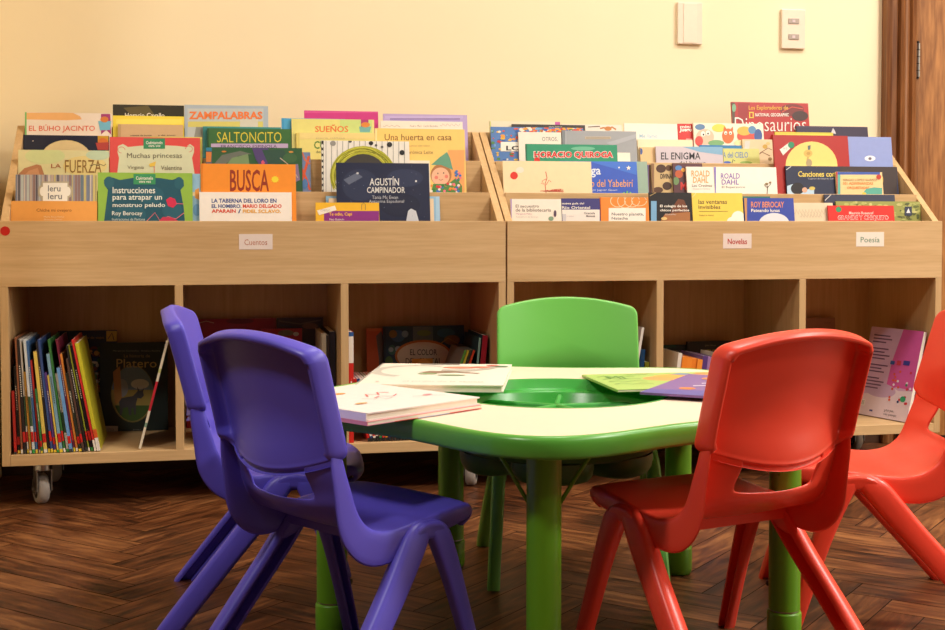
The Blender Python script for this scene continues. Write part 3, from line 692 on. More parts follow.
disp('magenta book standing rearmost behind the pale green SUENOS book', 2, 0, 304.3, 378, 111, (206, 62, 132), [('r', 304.3, 111, 378, 113, (218, 84, 148))])
disp('sky blue book peeping out left of the pale green SUENOS book', 2, 1, 281.6, 345, 118.6, (86, 172, 214), [('r', 281.6, 118.6, 284, 160, (70, 154, 200))])
disp('pale yellow-green book with SUENOS in orange letters and a ribbon badge', 2, 2, 291.6, 374, 119.2, (230, 222, 142), [('r', 291.6, 119.2, 340, 134, (232, 222, 130)), ('r', 340, 119.2, 372, 134, (206, 222, 132)), ('t', 'SUEÑOS', 315, 124.6, 348.3, 132.2, (232, 120, 60), .02), ('p', cA([(274,132),(308,132),(308,190),(290,176),(274,190)], 300), (176, 60, 120)), ('p', cA([(266,165),(320,165),(314,190),(270,190)], 300), (120, 180, 172)), ('e', 365.5, 124.8, 4.4, 2.6, (226, 140, 60))], th=.007)
disp('pale yellow book with big green letters, mostly behind the scribble-ring book', 2, 3, 296.3, 375.6, 132.8, (238, 222, 134), [('t', 'CUENTOS', 314, 141, 352, 149, (90, 136, 60), .02), ('r', 296, 132.8, 299.5, 160, (226, 206, 110)), ('r', 299.6, 133, 375, 139, (242, 218, 140)), ('t', 'para niños', 316, 137.4, 345, 139, (200, 180, 130)), ('t', 'del mar', 316, 150.6, 330, 153.2, (110, 120, 80))])
disp('lilac bordered book standing rearmost behind the yellow garden book', 2, 0, 383.3, 467, 114.4, (186, 164, 210), [('r', 385, 116, 463, 118.6, (196, 176, 220)), ('r', 390, 118.6, 460, 160, (60, 40, 100)), ('r', 390, 119.2, 460, 160, (170, 150, 200))], hard=True, th=.008)
disp('white book with small grey drawings, behind the yellow garden book', 2, 1, 380.6, 462.5, 121.2, (246, 234, 216), [('t', 'Pedro Mari  Carla Baredes', 410, 125, 438, 127, (170, 150, 140)), squig(440, 460, 125, 1.4, 14, .4, (190, 170, 160)), squig(383, 400, 126, 1, 10, .4, (190, 170, 160))])
# ---- left bookcase, middle slot
disp('pale green book titled LA FUERZA with brown hand-drawn letters', 1, 1, 18.4, 109, 150.2, (226, 218, 164), [('e', 45, 156, 20, 8, (214, 222, 160)), ('e', 85, 166, 22, 10, (232, 212, 140)), ('e', 98, 155, 12, 5, (196, 214, 180)), ('p', cA([(78,384),(110,352),(165,335),(185,340),(200,384)]), (188, 130, 90)), ('p', cA([(110,384),(130,364),(170,350),(180,384)]), (206, 150, 108)), ('t', 'LA', 51.3, 164, 61, 168, (170, 80, 50), .0), ('t', 'FUERZA', 65, 160, 101.5, 173, (148, 110, 50), .0), squig(90, 106, 165, 1, 8, .5, (60, 60, 60))])
disp('thin yellow-green book hidden behind the red bordered princess book', 1, 0, 150, 202, 136.8, (198, 196, 92), [('r', 150, 137, 202, 139, (222, 212, 110))])
disp('red bordered book titled Muchas princesas with a pale green centre panel', 1, 1, 109.8, 200, 137.4, (222, 82, 76), [
    ('p', [(117, 176), (119, 158), (117.5, 152), (118, 146), (123, 144), (128, 147), (140, 145.8), (160, 145), (178, 146), (186, 147), (190, 144), (194, 147), (194, 152), (192, 158), (195, 176)], (216, 218, 180)),
    ('l', ell(121.5, 150, 3.5, 3, 12, 90, 360), .5, (214, 90, 80)), ('l', ell(189, 149, 3.5, 3, 12, -180, 90), .5, (214, 90, 80)),
    ('r', 143.5, 138.4, 165, 148.8, (56, 142, 96)), ('t', 'Cuéntamelo', 146, 141, 162.5, 144.2, WHT, .01), ('t', 'otra vez', 148.5, 145, 160.5, 147, WHT, .01),
    ('t', 'Muchas princesas', 127, 153, 182, 159.6, (110, 104, 82), .0), ('t', 'Virginia', 127.5, 165.6, 144, 170, (120, 110, 86)), ('t', 'Valentina', 161, 165.6, 182, 170, (120, 110, 86)), ('l', [(154, 162), (154.6, 176)], .7, (224, 140, 110)), ('p', [(149, 164), (156, 161.5), (155, 166), (150, 167)], (238, 200, 80))], hard=True, th=.0075)
disp('book with orange and blue painted stripes, right of the dark green forest book', 1, 0, 250, 310.3, 152, (122, 140, 176), [('l', [(296, 196), (304, 174), (309, 156)], 2.6, (224, 96, 60)), ('l', [(300, 165), (306, 178), (310, 190)], 2.2, (224, 96, 60)), ('l', [(302, 152), (305, 160), (310, 164)], 1.6, (214, 120, 90)), ('e', 305, 184, 3, 5, (90, 130, 180))])
disp('dark green forest-painted book between the SALTONCITO and BUSCA books', 1, 1, 206, 302, 147.6, (56, 96, 62), [
    ('r', 206, 147.6, 211.8, 175, (96, 100, 110)), ('p', [(206, 152), (211.5, 152), (211, 162), (206, 162)], (220, 130, 60)), ('r', 206, 147.6, 211.8, 151, (50, 130, 160)),
    ('p', [(213, 165), (222, 155), (240, 151), (252, 154), (238, 156), (222, 166)], (110, 116, 104)), ('p', [(224, 168), (232, 158), (248, 154), (250, 168)], (124, 150, 104)), ('p', [(252, 148), (268, 148), (272, 160), (262, 168), (256, 160)], (86, 70, 120)), ('p', [(262, 150), (284, 150), (288, 160), (270, 168)], (52, 84, 70)), ('e', 290, 158, 7, 5, (66, 104, 66)), ('p', [(286, 166), (298, 164), (300, 180), (292, 184)], (140, 120, 150)), ('l', [(280, 158), (290, 166), (298, 178)], .8, (200, 180, 160)), ('e', 224, 151.6, 2.4, .8, (214, 130, 50)), ('e', 291, 152, 2.4, .8, (214, 150, 70)), ('p', [(261, 162), (263, 160), (265, 163), (262, 166)], (216, 90, 120))])
disp('peach yellow book titled Una huerta en casa with a child in a green pointed hat', 1, 0, 375, 464.5, 128.8, (246, 208, 116), [
    ('r', 448, 150, 464.5, 195, (240, 170, 100)), ('r', 375, 128.8, 377, 195, (252, 228, 160)), ('t', 'Una huerta en casa', 384.6, 134, 451.6, 140.4, (140, 90, 46), .005), ('t', 'Verónica Leite', 405, 150.4, 433, 154, (150, 110, 70)), ('t', 'cuentos con sabor', 408, 144.6, 430, 146.6, (200, 160, 100)),
    ('e', 441, 175, 10.5, 11, (180, 120, 70)), ('e', 440.5, 176.5, 9, 9, (240, 186, 150)), ('p', [(431, 165), (440, 157), (447, 152), (450, 158), (453, 170), (441, 165)], (104, 160, 130)), ('e', 436.3, 177.5, 1.8, 1.8, (232, 130, 110)), ('e', 446.4, 176.5, 1.8, 1.8, (232, 130, 110)), ('e', 437.8, 173.5, .6, .8, (80, 50, 40)), ('e', 443.6, 173, .6, .8, (80, 50, 40)), ('l', [(439, 179.5), (441, 180.4), (443, 179.2)], .5, (180, 70, 60)), ('p', [(431, 193), (433, 184), (448, 184), (456, 178), (462, 186), (462, 193)], (90, 140, 70))]
    + [('e', 431+random.random()*29, 183.5+random.random()*9, 1.4, 1.3, random.choice([(220, 60, 60), (240, 120, 140), (70, 120, 190), (240, 230, 220), (60, 130, 60), (236, 150, 60)])) for _ in range(34)]
    + [('e', 452+random.random()*9, 171+random.random()*10, 1.3, 1.2, random.choice([(220, 60, 60), (240, 120, 140), (70, 120, 190), (70, 140, 70)])) for _ in range(12)], th=.007)
disp('plain white book standing between the scribble-ring book and the garden book', 1, 1, 385, 429.6, 160.4, (244, 232, 210), [('t', 'arte', 414, 170, 424, 174, (214, 200, 180))])
loops = [('r', 321.3, 140.8, 323.6, 200, (50, 50, 44))]+[('e', 322.4, 146+i*6, 1, 2, (230, 226, 210)) for i in range(8)]
loops += [('l', [(326+i*5.6, 141), (326+i*5.6, 200)], .35, (90, 90, 86)) for i in range(15)]
loops += [('e', 333, 143.4, 2.8, 2.6, (150, 148, 140)), ('e', 389.5, 144.6, 2.6, 2.6, (44, 44, 44)), ('e', 402, 152.6, 2.5, 2.5, (44, 44, 44)), ('e', 371, 143.2, 2.2, 2, (44, 44, 44)), ('e', 376, 145.4, 1.2, 1.2, (80, 80, 76)), ('e', 350, 141.5, 1.8, 1.2, (90, 90, 86)), ('e', 382, 147, 1.3, 1.2, (90, 90, 86))]
loops += [('e', 363, 176, 33, 30, (182, 180, 50)), ('e', 363, 179, 25, 25, (66, 62, 56)), ('p', [(333, 200), (336, 178), (340, 170), (341, 200)], (246, 240, 226))]
loops += [('l', ell(363+random.uniform(-1.5, 1.5), 176+random.uniform(-1, 2), 29+random.uniform(-4, 3), 27+random.uniform(-4, 2.5), 30), .45, random.choice([(120, 120, 20), (226, 220, 90), (146, 146, 30)])) for _ in range(12)]
disp('white striped book with a big olive-yellow scribbled ring on its cover', 1, 2, 321.2, 409, 141, (240, 234, 220), loops, th=.0075)
# ---- left bookcase, front slot
disp('striped book titled leru leru on a white shaped plaque', 0, 2, 15.8, 97, 174.8, (166, 160, 164), [('r', 15+3*i, 174.8, 15+3*i+random.uniform(.8, 2.6), 204, random.choice([(196, 176, 160), (122, 132, 150), (206, 190, 120), (150, 122, 118), (188, 196, 190), (110, 130, 140), (214, 200, 184), (96, 92, 100)])) for i in range(28)]
     + [('r', 41.5, 181.5, 69, 202, (188, 176, 150)), ('e', 41, 191.5, 3, 6, (188, 176, 150)), ('e', 69.5, 191.5, 3, 6, (188, 176, 150)), ('r', 43, 183, 67.5, 202, (246, 240, 226)), ('e', 42.5, 191.5, 2.6, 4.6, (246, 240, 226)), ('e', 68, 191.5, 2.6, 4.6, (246, 240, 226)), ('t', 'leru', 48, 185.4, 60.5, 191.6, (110, 110, 116), .01), ('t', 'leru', 48, 193, 62, 199.4, (110, 110, 116), .01)], th=.006)
disp('plain orange book titled Chiche mi ovejero, lowest at the far left', 0, 3, 11.2, 97, 201, (240, 168, 84), [('t', 'Chiche mi ovejero', 36.5, 208.6, 71.5, 212.6, (150, 92, 40), .005), ('t', 'María Rosa Finkel', 44, 216, 64, 217.6, (248, 220, 170)), ('t', 'Gustavo Daveri', 44, 218.6, 62, 220.2, (248, 220, 170))])
disp('light blue book squeezed in left of the orange BUSCA book', 0, 1, 140, 200.2, 173.6, (150, 190, 214), [('r', 190, 192, 200, 196, (236, 214, 170)), ('p', [(195, 190), (199, 188), (199.5, 200), (195, 198)], (222, 150, 70)), ('e', 197, 210, 4, 6, (110, 160, 200))])
disp('green bordered book titled Instrucciones with a teal furry monster shape', 0, 2, 98, 192.4, 172.8, (150, 190, 76), [
    ('p', [(104, 222), (106, 206), (108, 190), (105, 186), (104, 180), (108, 176.5), (114, 178), (120, 180), (135, 177.5), (160, 178), (172, 180), (178, 178), (183.5, 180), (184, 186), (180.5, 190), (183.5, 206), (185, 222)], (36, 88, 104)),
    ('e', 109, 182.5, 5, 6, (44, 98, 112)), ('e', 179, 183, 4.6, 6, (44, 98, 112)), ('e', 150, 195, 14, 9, (42, 96, 112)), ('e', 130, 215, 16, 10, (44, 98, 114)), ('e', 172, 210, 10, 9, (44, 98, 114)),
    ('r', 133.5, 174, 155.5, 184.4, (60, 150, 96)), ('t', 'Cuéntamelo', 136, 176.4, 153, 179.8, WHT, .01), ('t', 'otra vez', 139, 180.6, 151, 182.8, WHT, .01),
    ('t', 'Instrucciones', 112.6, 187, 155.2, 193.4, (236, 238, 226), .012), ('t', 'para atrapar un', 112.6, 195.2, 162, 201.6, (236, 238, 226), .012), ('t', 'monstruo peludo', 112.6, 202.8, 165.2, 208.4, (236, 238, 226), .012), ('t', 'Roy Berocay', 112, 211.2, 142.4, 216.6, (236, 238, 226), .01), ('t', 'Ilustraciones de Pantana', 112, 218, 145, 220.6, (210, 220, 214)),
    ('p', [(166, 200), (170, 197), (175, 199), (177, 204), (173, 208), (168, 206)], (214, 50, 84)), ('l', [(176, 203.6), (183.6, 204)], .7, (220, 110, 130)), ('l', [(146, 222), (155, 212.6), (160, 221), (168, 216.5), (176, 219), (184, 213)], .7, (224, 120, 130)), ('p', [(158, 222), (163, 217), (172, 217.5), (180, 222)], (206, 56, 84))], th=.0075)
disp('orange book titled BUSCA in tall brown-red letters with a yellow sun', 0, 1, 201, 295.6, 164, (244, 148, 52), [('t', 'BUSCA', 230, 169.6, 269, 191.6, (150, 54, 34), .015), ('e', 275, 179.4, 3.4, 3, (246, 222, 60))]+[('p', [(275+2.6*math.cos(R(a-12)), 179.4+2.3*math.sin(R(a-12))), (275+4.6*math.cos(R(a)), 179.4+4*math.sin(R(a))), (275+2.6*math.cos(R(a+12)), 179.4+2.3*math.sin(R(a+12)))], (246, 222, 60)) for a in range(0, 360, 36)]+[('r', 201, 164, 202.6, 222, (226, 128, 38))], hard=True, th=.0078)
disp('white book titled LA TABERNA DEL LORO in blue, red and orange capitals', 0, 2, 199.4, 291.5, 192.2, (246, 238, 226), [('t', 'LA TABERNA DEL LORO EN', 211.6, 198.6, 276.5, 202.8, (52, 76, 140), .03), ('t', 'EL HOMBRO.', 211.6, 204.2, 241.5, 208, (52, 76, 140), .03), ('t', 'MARIO DELGADO', 242.8, 204.2, 281.6, 208, (220, 74, 46), .03), ('t', 'APARAIN', 211.6, 209.2, 235.8, 212.8, (220, 74, 46), .03), ('t', '/', 238, 209, 241, 213.2, (52, 76, 140), .03), ('t', 'FIDEL SCLAVO.', 242.8, 209.4, 281, 213, (238, 176, 70), .03), ('t', '/', 291, 217, 292, 219, (90, 110, 160))])
disp('light blue book lowest behind the dark night-sky book, showing on both its sides', 0, 0, 326, 439.5, 196.2, (150, 190, 218), [('r', 436, 196, 439.5, 222, (170, 204, 226))])
disp('cream book sandwiched between the dark night-sky book and the light blue one', 0, 1, 329, 433.6, 198.4, (234, 208, 172), [])
disp('dark navy book with hand-lettered AGUSTIN, white pebble and night-sky cover', 0, 2, 336.2, 428.8, 163, (40, 46, 70), [('e', 360, 185, 18, 16, (46, 54, 80)), ('e', 400, 205, 20, 12, (34, 40, 62)), ('e', 405, 178, 18, 9, (48, 56, 84)),
    ('p', cA([(196,404),(256,372),(282,392),(220,426)], 300), (98, 106, 126)), ('t', 'AGUSTÍN', 369.6, 176.4, 399, 185.6, (228, 226, 220), .01), ('t', 'CAMPINADOR', 367, 187, 405, 193, (224, 222, 216), .01), ('t', 'Tania Mc Ewan', 372, 195.6, 398, 199, (190, 192, 196)), ('t', 'Antonina Espadonal', 369, 199.8, 404, 203.6, (190, 192, 196)), ('p', [(406, 222), (408, 211), (411, 208.6), (416, 211), (419, 222)], (206, 208, 212)), ('e', 416, 181.2, 1, 1, (226, 226, 222)), ('e', 357.5, 173.3, 1.2, 1, (200, 200, 200))]
    + [('e', 338+random.random()*88, 166+random.random()*52, .3, .3, (120, 128, 150)) for _ in range(30)], th=.007)
disp('small yellow and purple book with a tilted white sticker and paper clip', 0, 3, 315.6, 379, 202.6, (240, 186, 50), [('r', 324, 211, 379, 222, (140, 50, 130)), ('t', 'Te odio, Capi', 329, 212.4, 352, 216.6, (246, 190, 60), .02), ('t', 'Mati Guzmán', 329.4, 218.4, 344, 220.4, WHT), ('p', [(317, 210.5), (334.8, 205.6), (336.6, 210), (319, 215.2)], (242, 234, 214)), ('t', 'CUENTO', 320.5, 211.4, 330, 209.4, (170, 160, 150)), ('l', [(361.6, 210), (361.6, 204.6), (363.6, 203), (365.4, 204.6), (365.4, 210)], .5, (150, 130, 80))])
# ---- right bookcase, back slot
disp('cream book rearmost at the left end of the right bookcase', 2, 0, 489.6, 560, 121.4, (234, 220, 190), [('r', 555, 121.4, 563, 126, (196, 90, 160)), ('r', 489.6, 121.4, 491, 140, (206, 206, 120))])
disp('white book with orange doodled animal, rearmost beside the black-topped book', 2, 0, 562, 621.5, 124.6, (238, 226, 208), [('l', [(600, 128.5), (604, 127.6), (607, 130), (612, 127), (616, 129.6)], 1.5, (196, 120, 50)), ('e', 608, 128.6, 3.6, 2.2, (206, 130, 60)), ('l', [(588, 127), (600, 126.4)], .8, (90, 60, 40))])
disp('black-topped book standing behind the crowded cartoon cover', 2, 1, 512, 585, 124.6, (58, 54, 50), [('t', 'historias asombrosas', 549, 125.8, 562, 127.4, (200, 190, 170))])
ill = [('r', 490.5, 127.4, 583, 165, (90, 130, 190))]
for _ in range(200):
    x = 491+random.random()*91; yy = 127.8+random.random()*(36 if x < 519 else 7)
    ill.append(('e', x, yy, random.uniform(.8, 2.6), random.uniform(.6, 1.6), random.choice([(226, 90, 50), (240, 190, 60), (60, 100, 170), (240, 230, 210), (120, 170, 210), (200, 60, 60), (90, 140, 80), (250, 160, 60)])))
ill += [('r', 500.6, 142, 530, 151.4, (246, 240, 224)), ('t', 'LOS', 506, 145.8, 526, 150.6, (30, 30, 30), .03)]
disp('book crowded with tiny coloured cartoon figures around a white title box', 2, 2, 490.8, 583, 127.4, (90, 130, 190), ill)
disp('white book with OTROS in thin grey letters, left of the grey hardback', 2, 3, 518.4, 561, 132.2, (246, 234, 216), [('t', 'OTROS,', 542, 137, 557.6, 141.6, (120, 110, 100), .0)])
disp('plain grey hardback with a darker spine edge and small title bar', 2, 3, 562, 636, 131, (162, 164, 166), [('r', 562, 131, 565.4, 165, (132, 136, 140)), ('r', 565.4, 131, 566.2, 165, (186, 188, 190)), ('r', 585, 136.6, 611, 139.2, (196, 180, 156)), ('r', 586, 137.2, 610, 138.6, (170, 156, 136)), ('p', [(606, 143), (636, 134), (636, 138), (612, 146)], (176, 178, 182))], hard=True, th=.008)
disp('white book with pale blue words Me llamo near the wall', 2, 0, 624, 677, 123.6, (246, 236, 218), [('t', 'Me llamo', 639.4, 134, 657.4, 138, (160, 196, 214), .01)])
disp('red book with white bubble letters, left of the yellow cartoon animals', 2, 0, 677.6, 722, 124, (206, 44, 40), [('t', 'mini', 680, 125.4, 691, 128, WHT, .03), ('t', 'Juego', 679.5, 127.6, 692, 132.6, WHT, .04), ('r', 686, 138.6, 692, 140, (230, 150, 140))])
disp('red book titled Dinosaurios, the tallest, with an explorers heading and yellow frame mark', 2, 0, 731.4, 808, 102.6, (176, 32, 26), [
    ('r', 731.4, 102.6, 735, 150, (90, 70, 50)), ('e', 734, 108, 2, 4, (120, 170, 130)), ('p', [(738, 103), (750, 103), (745, 126), (738, 124)], (150, 26, 22)), ('e', 792, 110, 12, 6, (116, 30, 22)), ('e', 800, 116, 8, 5, (60, 24, 18)), ('l', [(782, 112), (792, 107), (803, 109)], 1, (200, 70, 50)), ('t', 'Los Exploradores de', 748.6, 105.6, 788, 111, (226, 176, 60), .01), ('p', [(749, 112), (753.6, 112), (753.6, 118.2), (749, 118.2)], (240, 200, 60)), ('r', 750, 113, 752.6, 117.2, (170, 32, 26)),
    ('t', 'NATIONAL GEOGRAPHIC', 755, 113.2, 788.6, 116.6, WHT, .02), ('t', 'Dinosaurios', 734.6, 117.4, 806, 131.4, (240, 228, 216), -.008)], th=.007)
disp('cream book low in front of the white Me llamo book', 2, 1, 637.4, 692.5, 139.6, (240, 222, 184), [])
disp('white picture book with bright red and orange cartoon animals', 2, 1, 693.3, 763, 123.4, (244, 232, 206), [
    ('e', 700, 127, 5, 3, (90, 130, 170)), ('e', 705, 137, 9, 8, (244, 190, 160)), ('e', 703, 134, 2.2, 2.6, WHT), ('e', 708, 133, 2.2, 2.6, WHT), ('e', 703.4, 134.6, .8, 1, (40, 30, 30)), ('e', 708, 133.6, .8, 1, (40, 30, 30)), ('e', 699, 141, 4, 5, (224, 70, 60)), ('e', 719, 128, 7, 4, (244, 214, 80)), ('e', 728, 136, 6, 7.5, (236, 110, 50)), ('p', [(723, 131), (724, 126), (727, 129.5)], (236, 110, 50)), ('p', [(730, 129.5), (733, 126.5), (733, 131)], (236, 110, 50)), ('e', 725.6, 133, 1.5, 1.8, WHT), ('e', 730.4, 133, 1.5, 1.8, WHT), ('e', 725.8, 133.4, .6, .7, (30, 30, 30)), ('e', 730.2, 133.4, .6, .7, (30, 30, 30)), ('e', 716, 143, 8, 3, (120, 170, 110)),
    ('e', 747, 136, 10, 7, (222, 80, 60)), ('e', 744, 131, 7, 4.5, (240, 180, 70)), ('e', 752, 130, 4, 4, (90, 140, 180)), ('e', 758, 136, 4, 7, (60, 90, 150)), ('e', 739, 143, 5, 3, (250, 220, 160))], th=.007)
disp('dark purple book right of the tall red dinosaur book', 2, 1, 796.4, 867.5, 126.4, (54, 42, 66), [('p', [(831, 133), (833, 128), (835, 131), (836, 134)], (200, 196, 200)), ('r', 796, 126.4, 867.5, 127.2, (74, 60, 86))])
disp('olive-yellow book directly behind the big red book with a yellow circle', 2, 2, 775, 833, 132.2, (214, 196, 60), [('r', 777, 134, 831, 150, (226, 206, 74))])
disp('sandy book with a blue dot at its left edge, beside the EL ENIGMA book', 2, 2, 640, 692, 147.4, (234, 196, 140), [('e', 641, 151.4, 1.6, 3.2, (66, 90, 150))])
disp('blue-topped book just behind the small yellow-green CIELO book', 2, 2, 700, 741.5, 145.2, (54, 124, 176), [])
disp('beige book with flowers and a brown branch on the cover', 2, 2, 742.4, 774, 139.4, (228, 202, 160), [('e', 765, 146.6, 2.4, 2.2, (200, 160, 60)), ('e', 768, 143.6, 2, 1.6, (220, 190, 120)), ('l', [(752, 160), (762, 152), (770, 156)], .7, (130, 90, 50)), ('l', [(760, 153), (768, 148), (772, 150)], .6, (130, 90, 50)), ('p', [(745, 141), (750, 141), (749, 149), (744, 149)], (210, 206, 196)), ('e', 770, 159, 2, 1.6, (150, 120, 70))])
disp('lavender grey book titled EL ENIGMA with a blue swoosh', 2, 3, 655.7, 722.5, 146.6, (208, 196, 202), [('p', [(682, 146.6), (722.5, 146.6), (722.5, 155), (700, 152)], (130, 176, 206)), ('t', 'EL ENIGMA', 661, 152.4, 700.5, 159.6, (40, 36, 40), .01), ('t', 'del huevo', 679, 161, 706, 165, (50, 46, 50))], th=.007)
disp('small yellow-green book with CIELO in blue letters', 2, 3, 723.2, 759, 148.6, (214, 214, 130), [('t', 'A del CIELO', 722.6, 152, 748, 157.8, (96, 130, 190), .01), ('l', [(732, 163), (733, 159.6), (735, 161)], .7, (60, 80, 60)), ('e', 727, 162.4, 4, 1.2, (70, 100, 190)), ('e', 746, 162.6, 6, 1.4, (150, 180, 90))])
# ---- right bookcase, middle slot
disp('white book peeping out right of the green Horacio Quiroga title', 1, 0, 575, 630, 152.4, (244, 232, 212), [('r', 617, 146, 622, 150, (90, 130, 200))])
disp('green book with bold red capitals outlined in white', 1, 1, 525.8, 617, 144.4, (46, 148, 108), [('r', 525.8, 144.4, 527, 200, (30, 110, 80)), ('t', 'HORACIO QUIROGA', 533.5, 151, 613.5, 159.2, (246, 236, 224), .075), ('t', 'HORACIO QUIROGA', 534.2, 151.5, 613, 158.7, (214, 46, 36), .04), ('e', 583, 148.6, 12, 2, (110, 186, 150)), ('e', 537, 160, 3, 2.6, (214, 46, 36))], th=.007)
disp('sage green book showing right of the blue starry book', 1, 1, 618, 647, 161.4, (156, 180, 160), [])
disp('blue starry book with orange handwritten title and a green leaf', 1, 2, 560, 636.6, 161.4, (62, 96, 196), [('p', [(589, 161.4), (636.6, 161.4), (636.6, 175)], (70, 120, 214)), ('t', 'ga', 590.5, 168.6, 600.8, 177.4, (226, 232, 240), .015), ('t', 'o del Yabebirí', 590.6, 179.6, 633, 187, (240, 170, 80), .004), ('t', 'por Jaguar Gauci', 590.6, 189, 617, 191.4, (226, 226, 236)), ('e', 600, 196, 3, 2, (120, 200, 90)), ('e', 619, 167.6, .8, .8, WHT)]
    + [('p', [(628.5+2.6*math.cos(R(a-36)), 168+2.6*math.sin(R(a-36))) if False else (628.5+(2.6 if i % 2 == 0 else 1.1)*math.cos(R(i*36-90)), 168+(2.6 if i % 2 == 0 else 1.1)*math.sin(R(i*36-90))) for i in range(10)], WHT) for a in (0,)]
    + [('l', [(626, 200), (617+3.4*i, 191+abs(i-3)*1.2)], 1.5, (120, 196, 96)) for i in range(7)], th=.007)
disp('cream book with a red dot and a red scribbled plant', 1, 3, 502.6, 591, 161.2, (244, 222, 176), [('e', 514, 175.6, 3.8, 3.8, (222, 54, 40)), ('e', 520, 170, 4, 3, (240, 228, 206)), ('l', [(545.6, 171.6), (547, 178), (545, 184), (546, 193)], .7, (206, 70, 50)), ('l', [(541, 183), (544, 184.6), (542, 181), (546, 179)], .6, (216, 100, 80)), ('l', [(546, 185), (549, 180), (551, 182)], .6, (216, 100, 80)),
    ]+[('l', [(540+random.random()*24, 189+random.random()*3) for _ in range(4)], .4, (206, 90, 70)) for _ in range(9)]+[('r', 518.6, 193, 568, 200, (166, 50, 50)), ('t', 'CUENTOS DE LA SELVA', 521, 194, 564, 197.6, (226, 180, 150), .02)], th=.0075)
disp('lilac book edge showing behind the chocolate-brown patterned cover', 1, 0, 645.8, 690, 165, (150, 124, 170), [('r', 645.8, 165, 648, 200, (90, 90, 150)), ('r', 649, 165, 651, 200, (110, 80, 60))])
disp('tan book with dark chocolate blobs and short dark title', 1, 1, 651.2, 684, 163.6, (206, 176, 124), [('e', 661, 168.6, 5, 4.2, (74, 44, 28)), ('e', 668.6, 168, 3, 3, (92, 58, 34)), ('t', 'DIVINA', 660.4, 173.8, 672, 178.8, (50, 34, 24), .03), ('e', 667, 186, 4.6, 4, (70, 42, 26)), ('e', 658, 190, 5, 3, (90, 56, 34)), ('r', 651.2, 163.6, 654, 200, (140, 104, 70))])
disp('brown book with orange and blue creature and a big red letter', 1, 2, 672.6, 702, 163.2, (94, 58, 62), [('e', 678.6, 168, 3.4, 2.6, (80, 130, 190)), ('e', 679, 174, 4, 4, (190, 90, 50)), ('e', 676, 181, 3, 4, (110, 140, 90)), ('t', 'M', 680.4, 182, 686.6, 190, (210, 60, 50), .03), ('e', 683, 170, 2, 2, (226, 160, 60))])
disp('small white book with author name in orange letters, two lines', 1, 3, 686.2, 713.4, 166.8, (246, 236, 220), [('r', 685.4, 166.8, 686.4, 200, (226, 150, 70)), ('t', 'ROALD', 691.4, 170.4, 709.6, 176.6, (240, 160, 70), .01), ('t', 'DAHL', 693, 177, 708.4, 182.8, (240, 160, 70), .01), ('t', 'Las Cretinas', 692, 184.2, 712, 186.8, (120, 110, 100)), ('t', 'Ilustraciones', 693, 188, 710, 189.4, (190, 180, 170))])
disp('wide white book with author name in violet letters and a small bare tree', 1, 2, 713.8, 776, 167, (246, 238, 222), [('r', 713.8, 167, 716, 200, (130, 116, 190)), ('t', 'ROALD', 720.8, 173.2, 739.8, 178.8, (124, 96, 176), .01), ('t', 'DAHL', 721.6, 179.4, 738.8, 184.6, (124, 96, 176), .01), ('t', 'El Superzorro', 721.8, 186, 745, 188.6, (120, 110, 110)), ('l', [(767, 194), (767.6, 186)], .8, (96, 76, 50)), ('l', [(767.4, 188), (764, 184.6)], .5, (96, 76, 50)), ('l', [(767.5, 187.6), (771, 183.6)], .5, (96, 76, 50)), ('e', 766.6, 184, 1.6, 1.2, (140, 116, 70)), ('e', 770, 182.6, 1.2, 1, (140, 116, 70))]
    if False else [('r', 713.8, 167, 716, 200, (130, 116, 190)), ('t', 'ROALD', 720.8, 173.2, 739.8, 178.8, (124, 96, 176), .01), ('t', 'DAHL', 721.6, 179.4, 738.8, 184.6, (124, 96, 176), .01), ('t', 'El Superzorro', 721.8, 186, 745, 188.6, (120, 110, 110)), ('l', [(767, 194), (767.6, 186)], .8, (96, 76, 50)), ('l', [(767.4, 188), (764, 184.6)], .5, (96, 76, 50)), ('l', [(767.5, 187.6), (771, 183.6)], .5, (96, 76, 50)), ('e', 766.6, 184, 1.6, 1.2, (140, 116, 70)), ('e', 770, 182.6, 1.2, 1, (140, 116, 70))], th=.007)
disp('periwinkle blue book with a small white eye shape, at the right end', 1, 0, 835, 891, 136.8, (142, 156, 208), [('e', 870, 158.4, 5.4, 2.8, (226, 228, 236)), ('e', 870, 158.6, 1.6, 1.4, (110, 100, 110))])
disp('large red book with a yellow circle holding a little bird, and a white tag', 1, 1, 773, 847.6, 135.4, (172, 40, 34), [('e', 811.5, 166, 26, 24.5, (242, 208, 116)), ('e', 808, 153.4, 4.4, 3.6, (214, 176, 90)), ('e', 808.4, 153.4, 2, 1.6, (190, 150, 70)), ('p', [(807.6, 145.6), (810.6, 145.2), (810.4, 149.6), (807.8, 150)], (90, 110, 110)), ('l', [(808, 157), (807, 162), (809, 165)], 1.8, (190, 160, 90)), ('e', 809, 163, 3, 4, (170, 150, 110)),
    ('p', [(779.6, 149.6), (789, 142.6), (791.6, 147), (783, 155.4)], (236, 230, 214)), ('e', 791, 145, 3.2, 3.2, (40, 140, 96)), ('t', 'A-2', 783, 149.6, 787, 147.6, (150, 140, 130))], roll=0, th=.0075, hard=True)
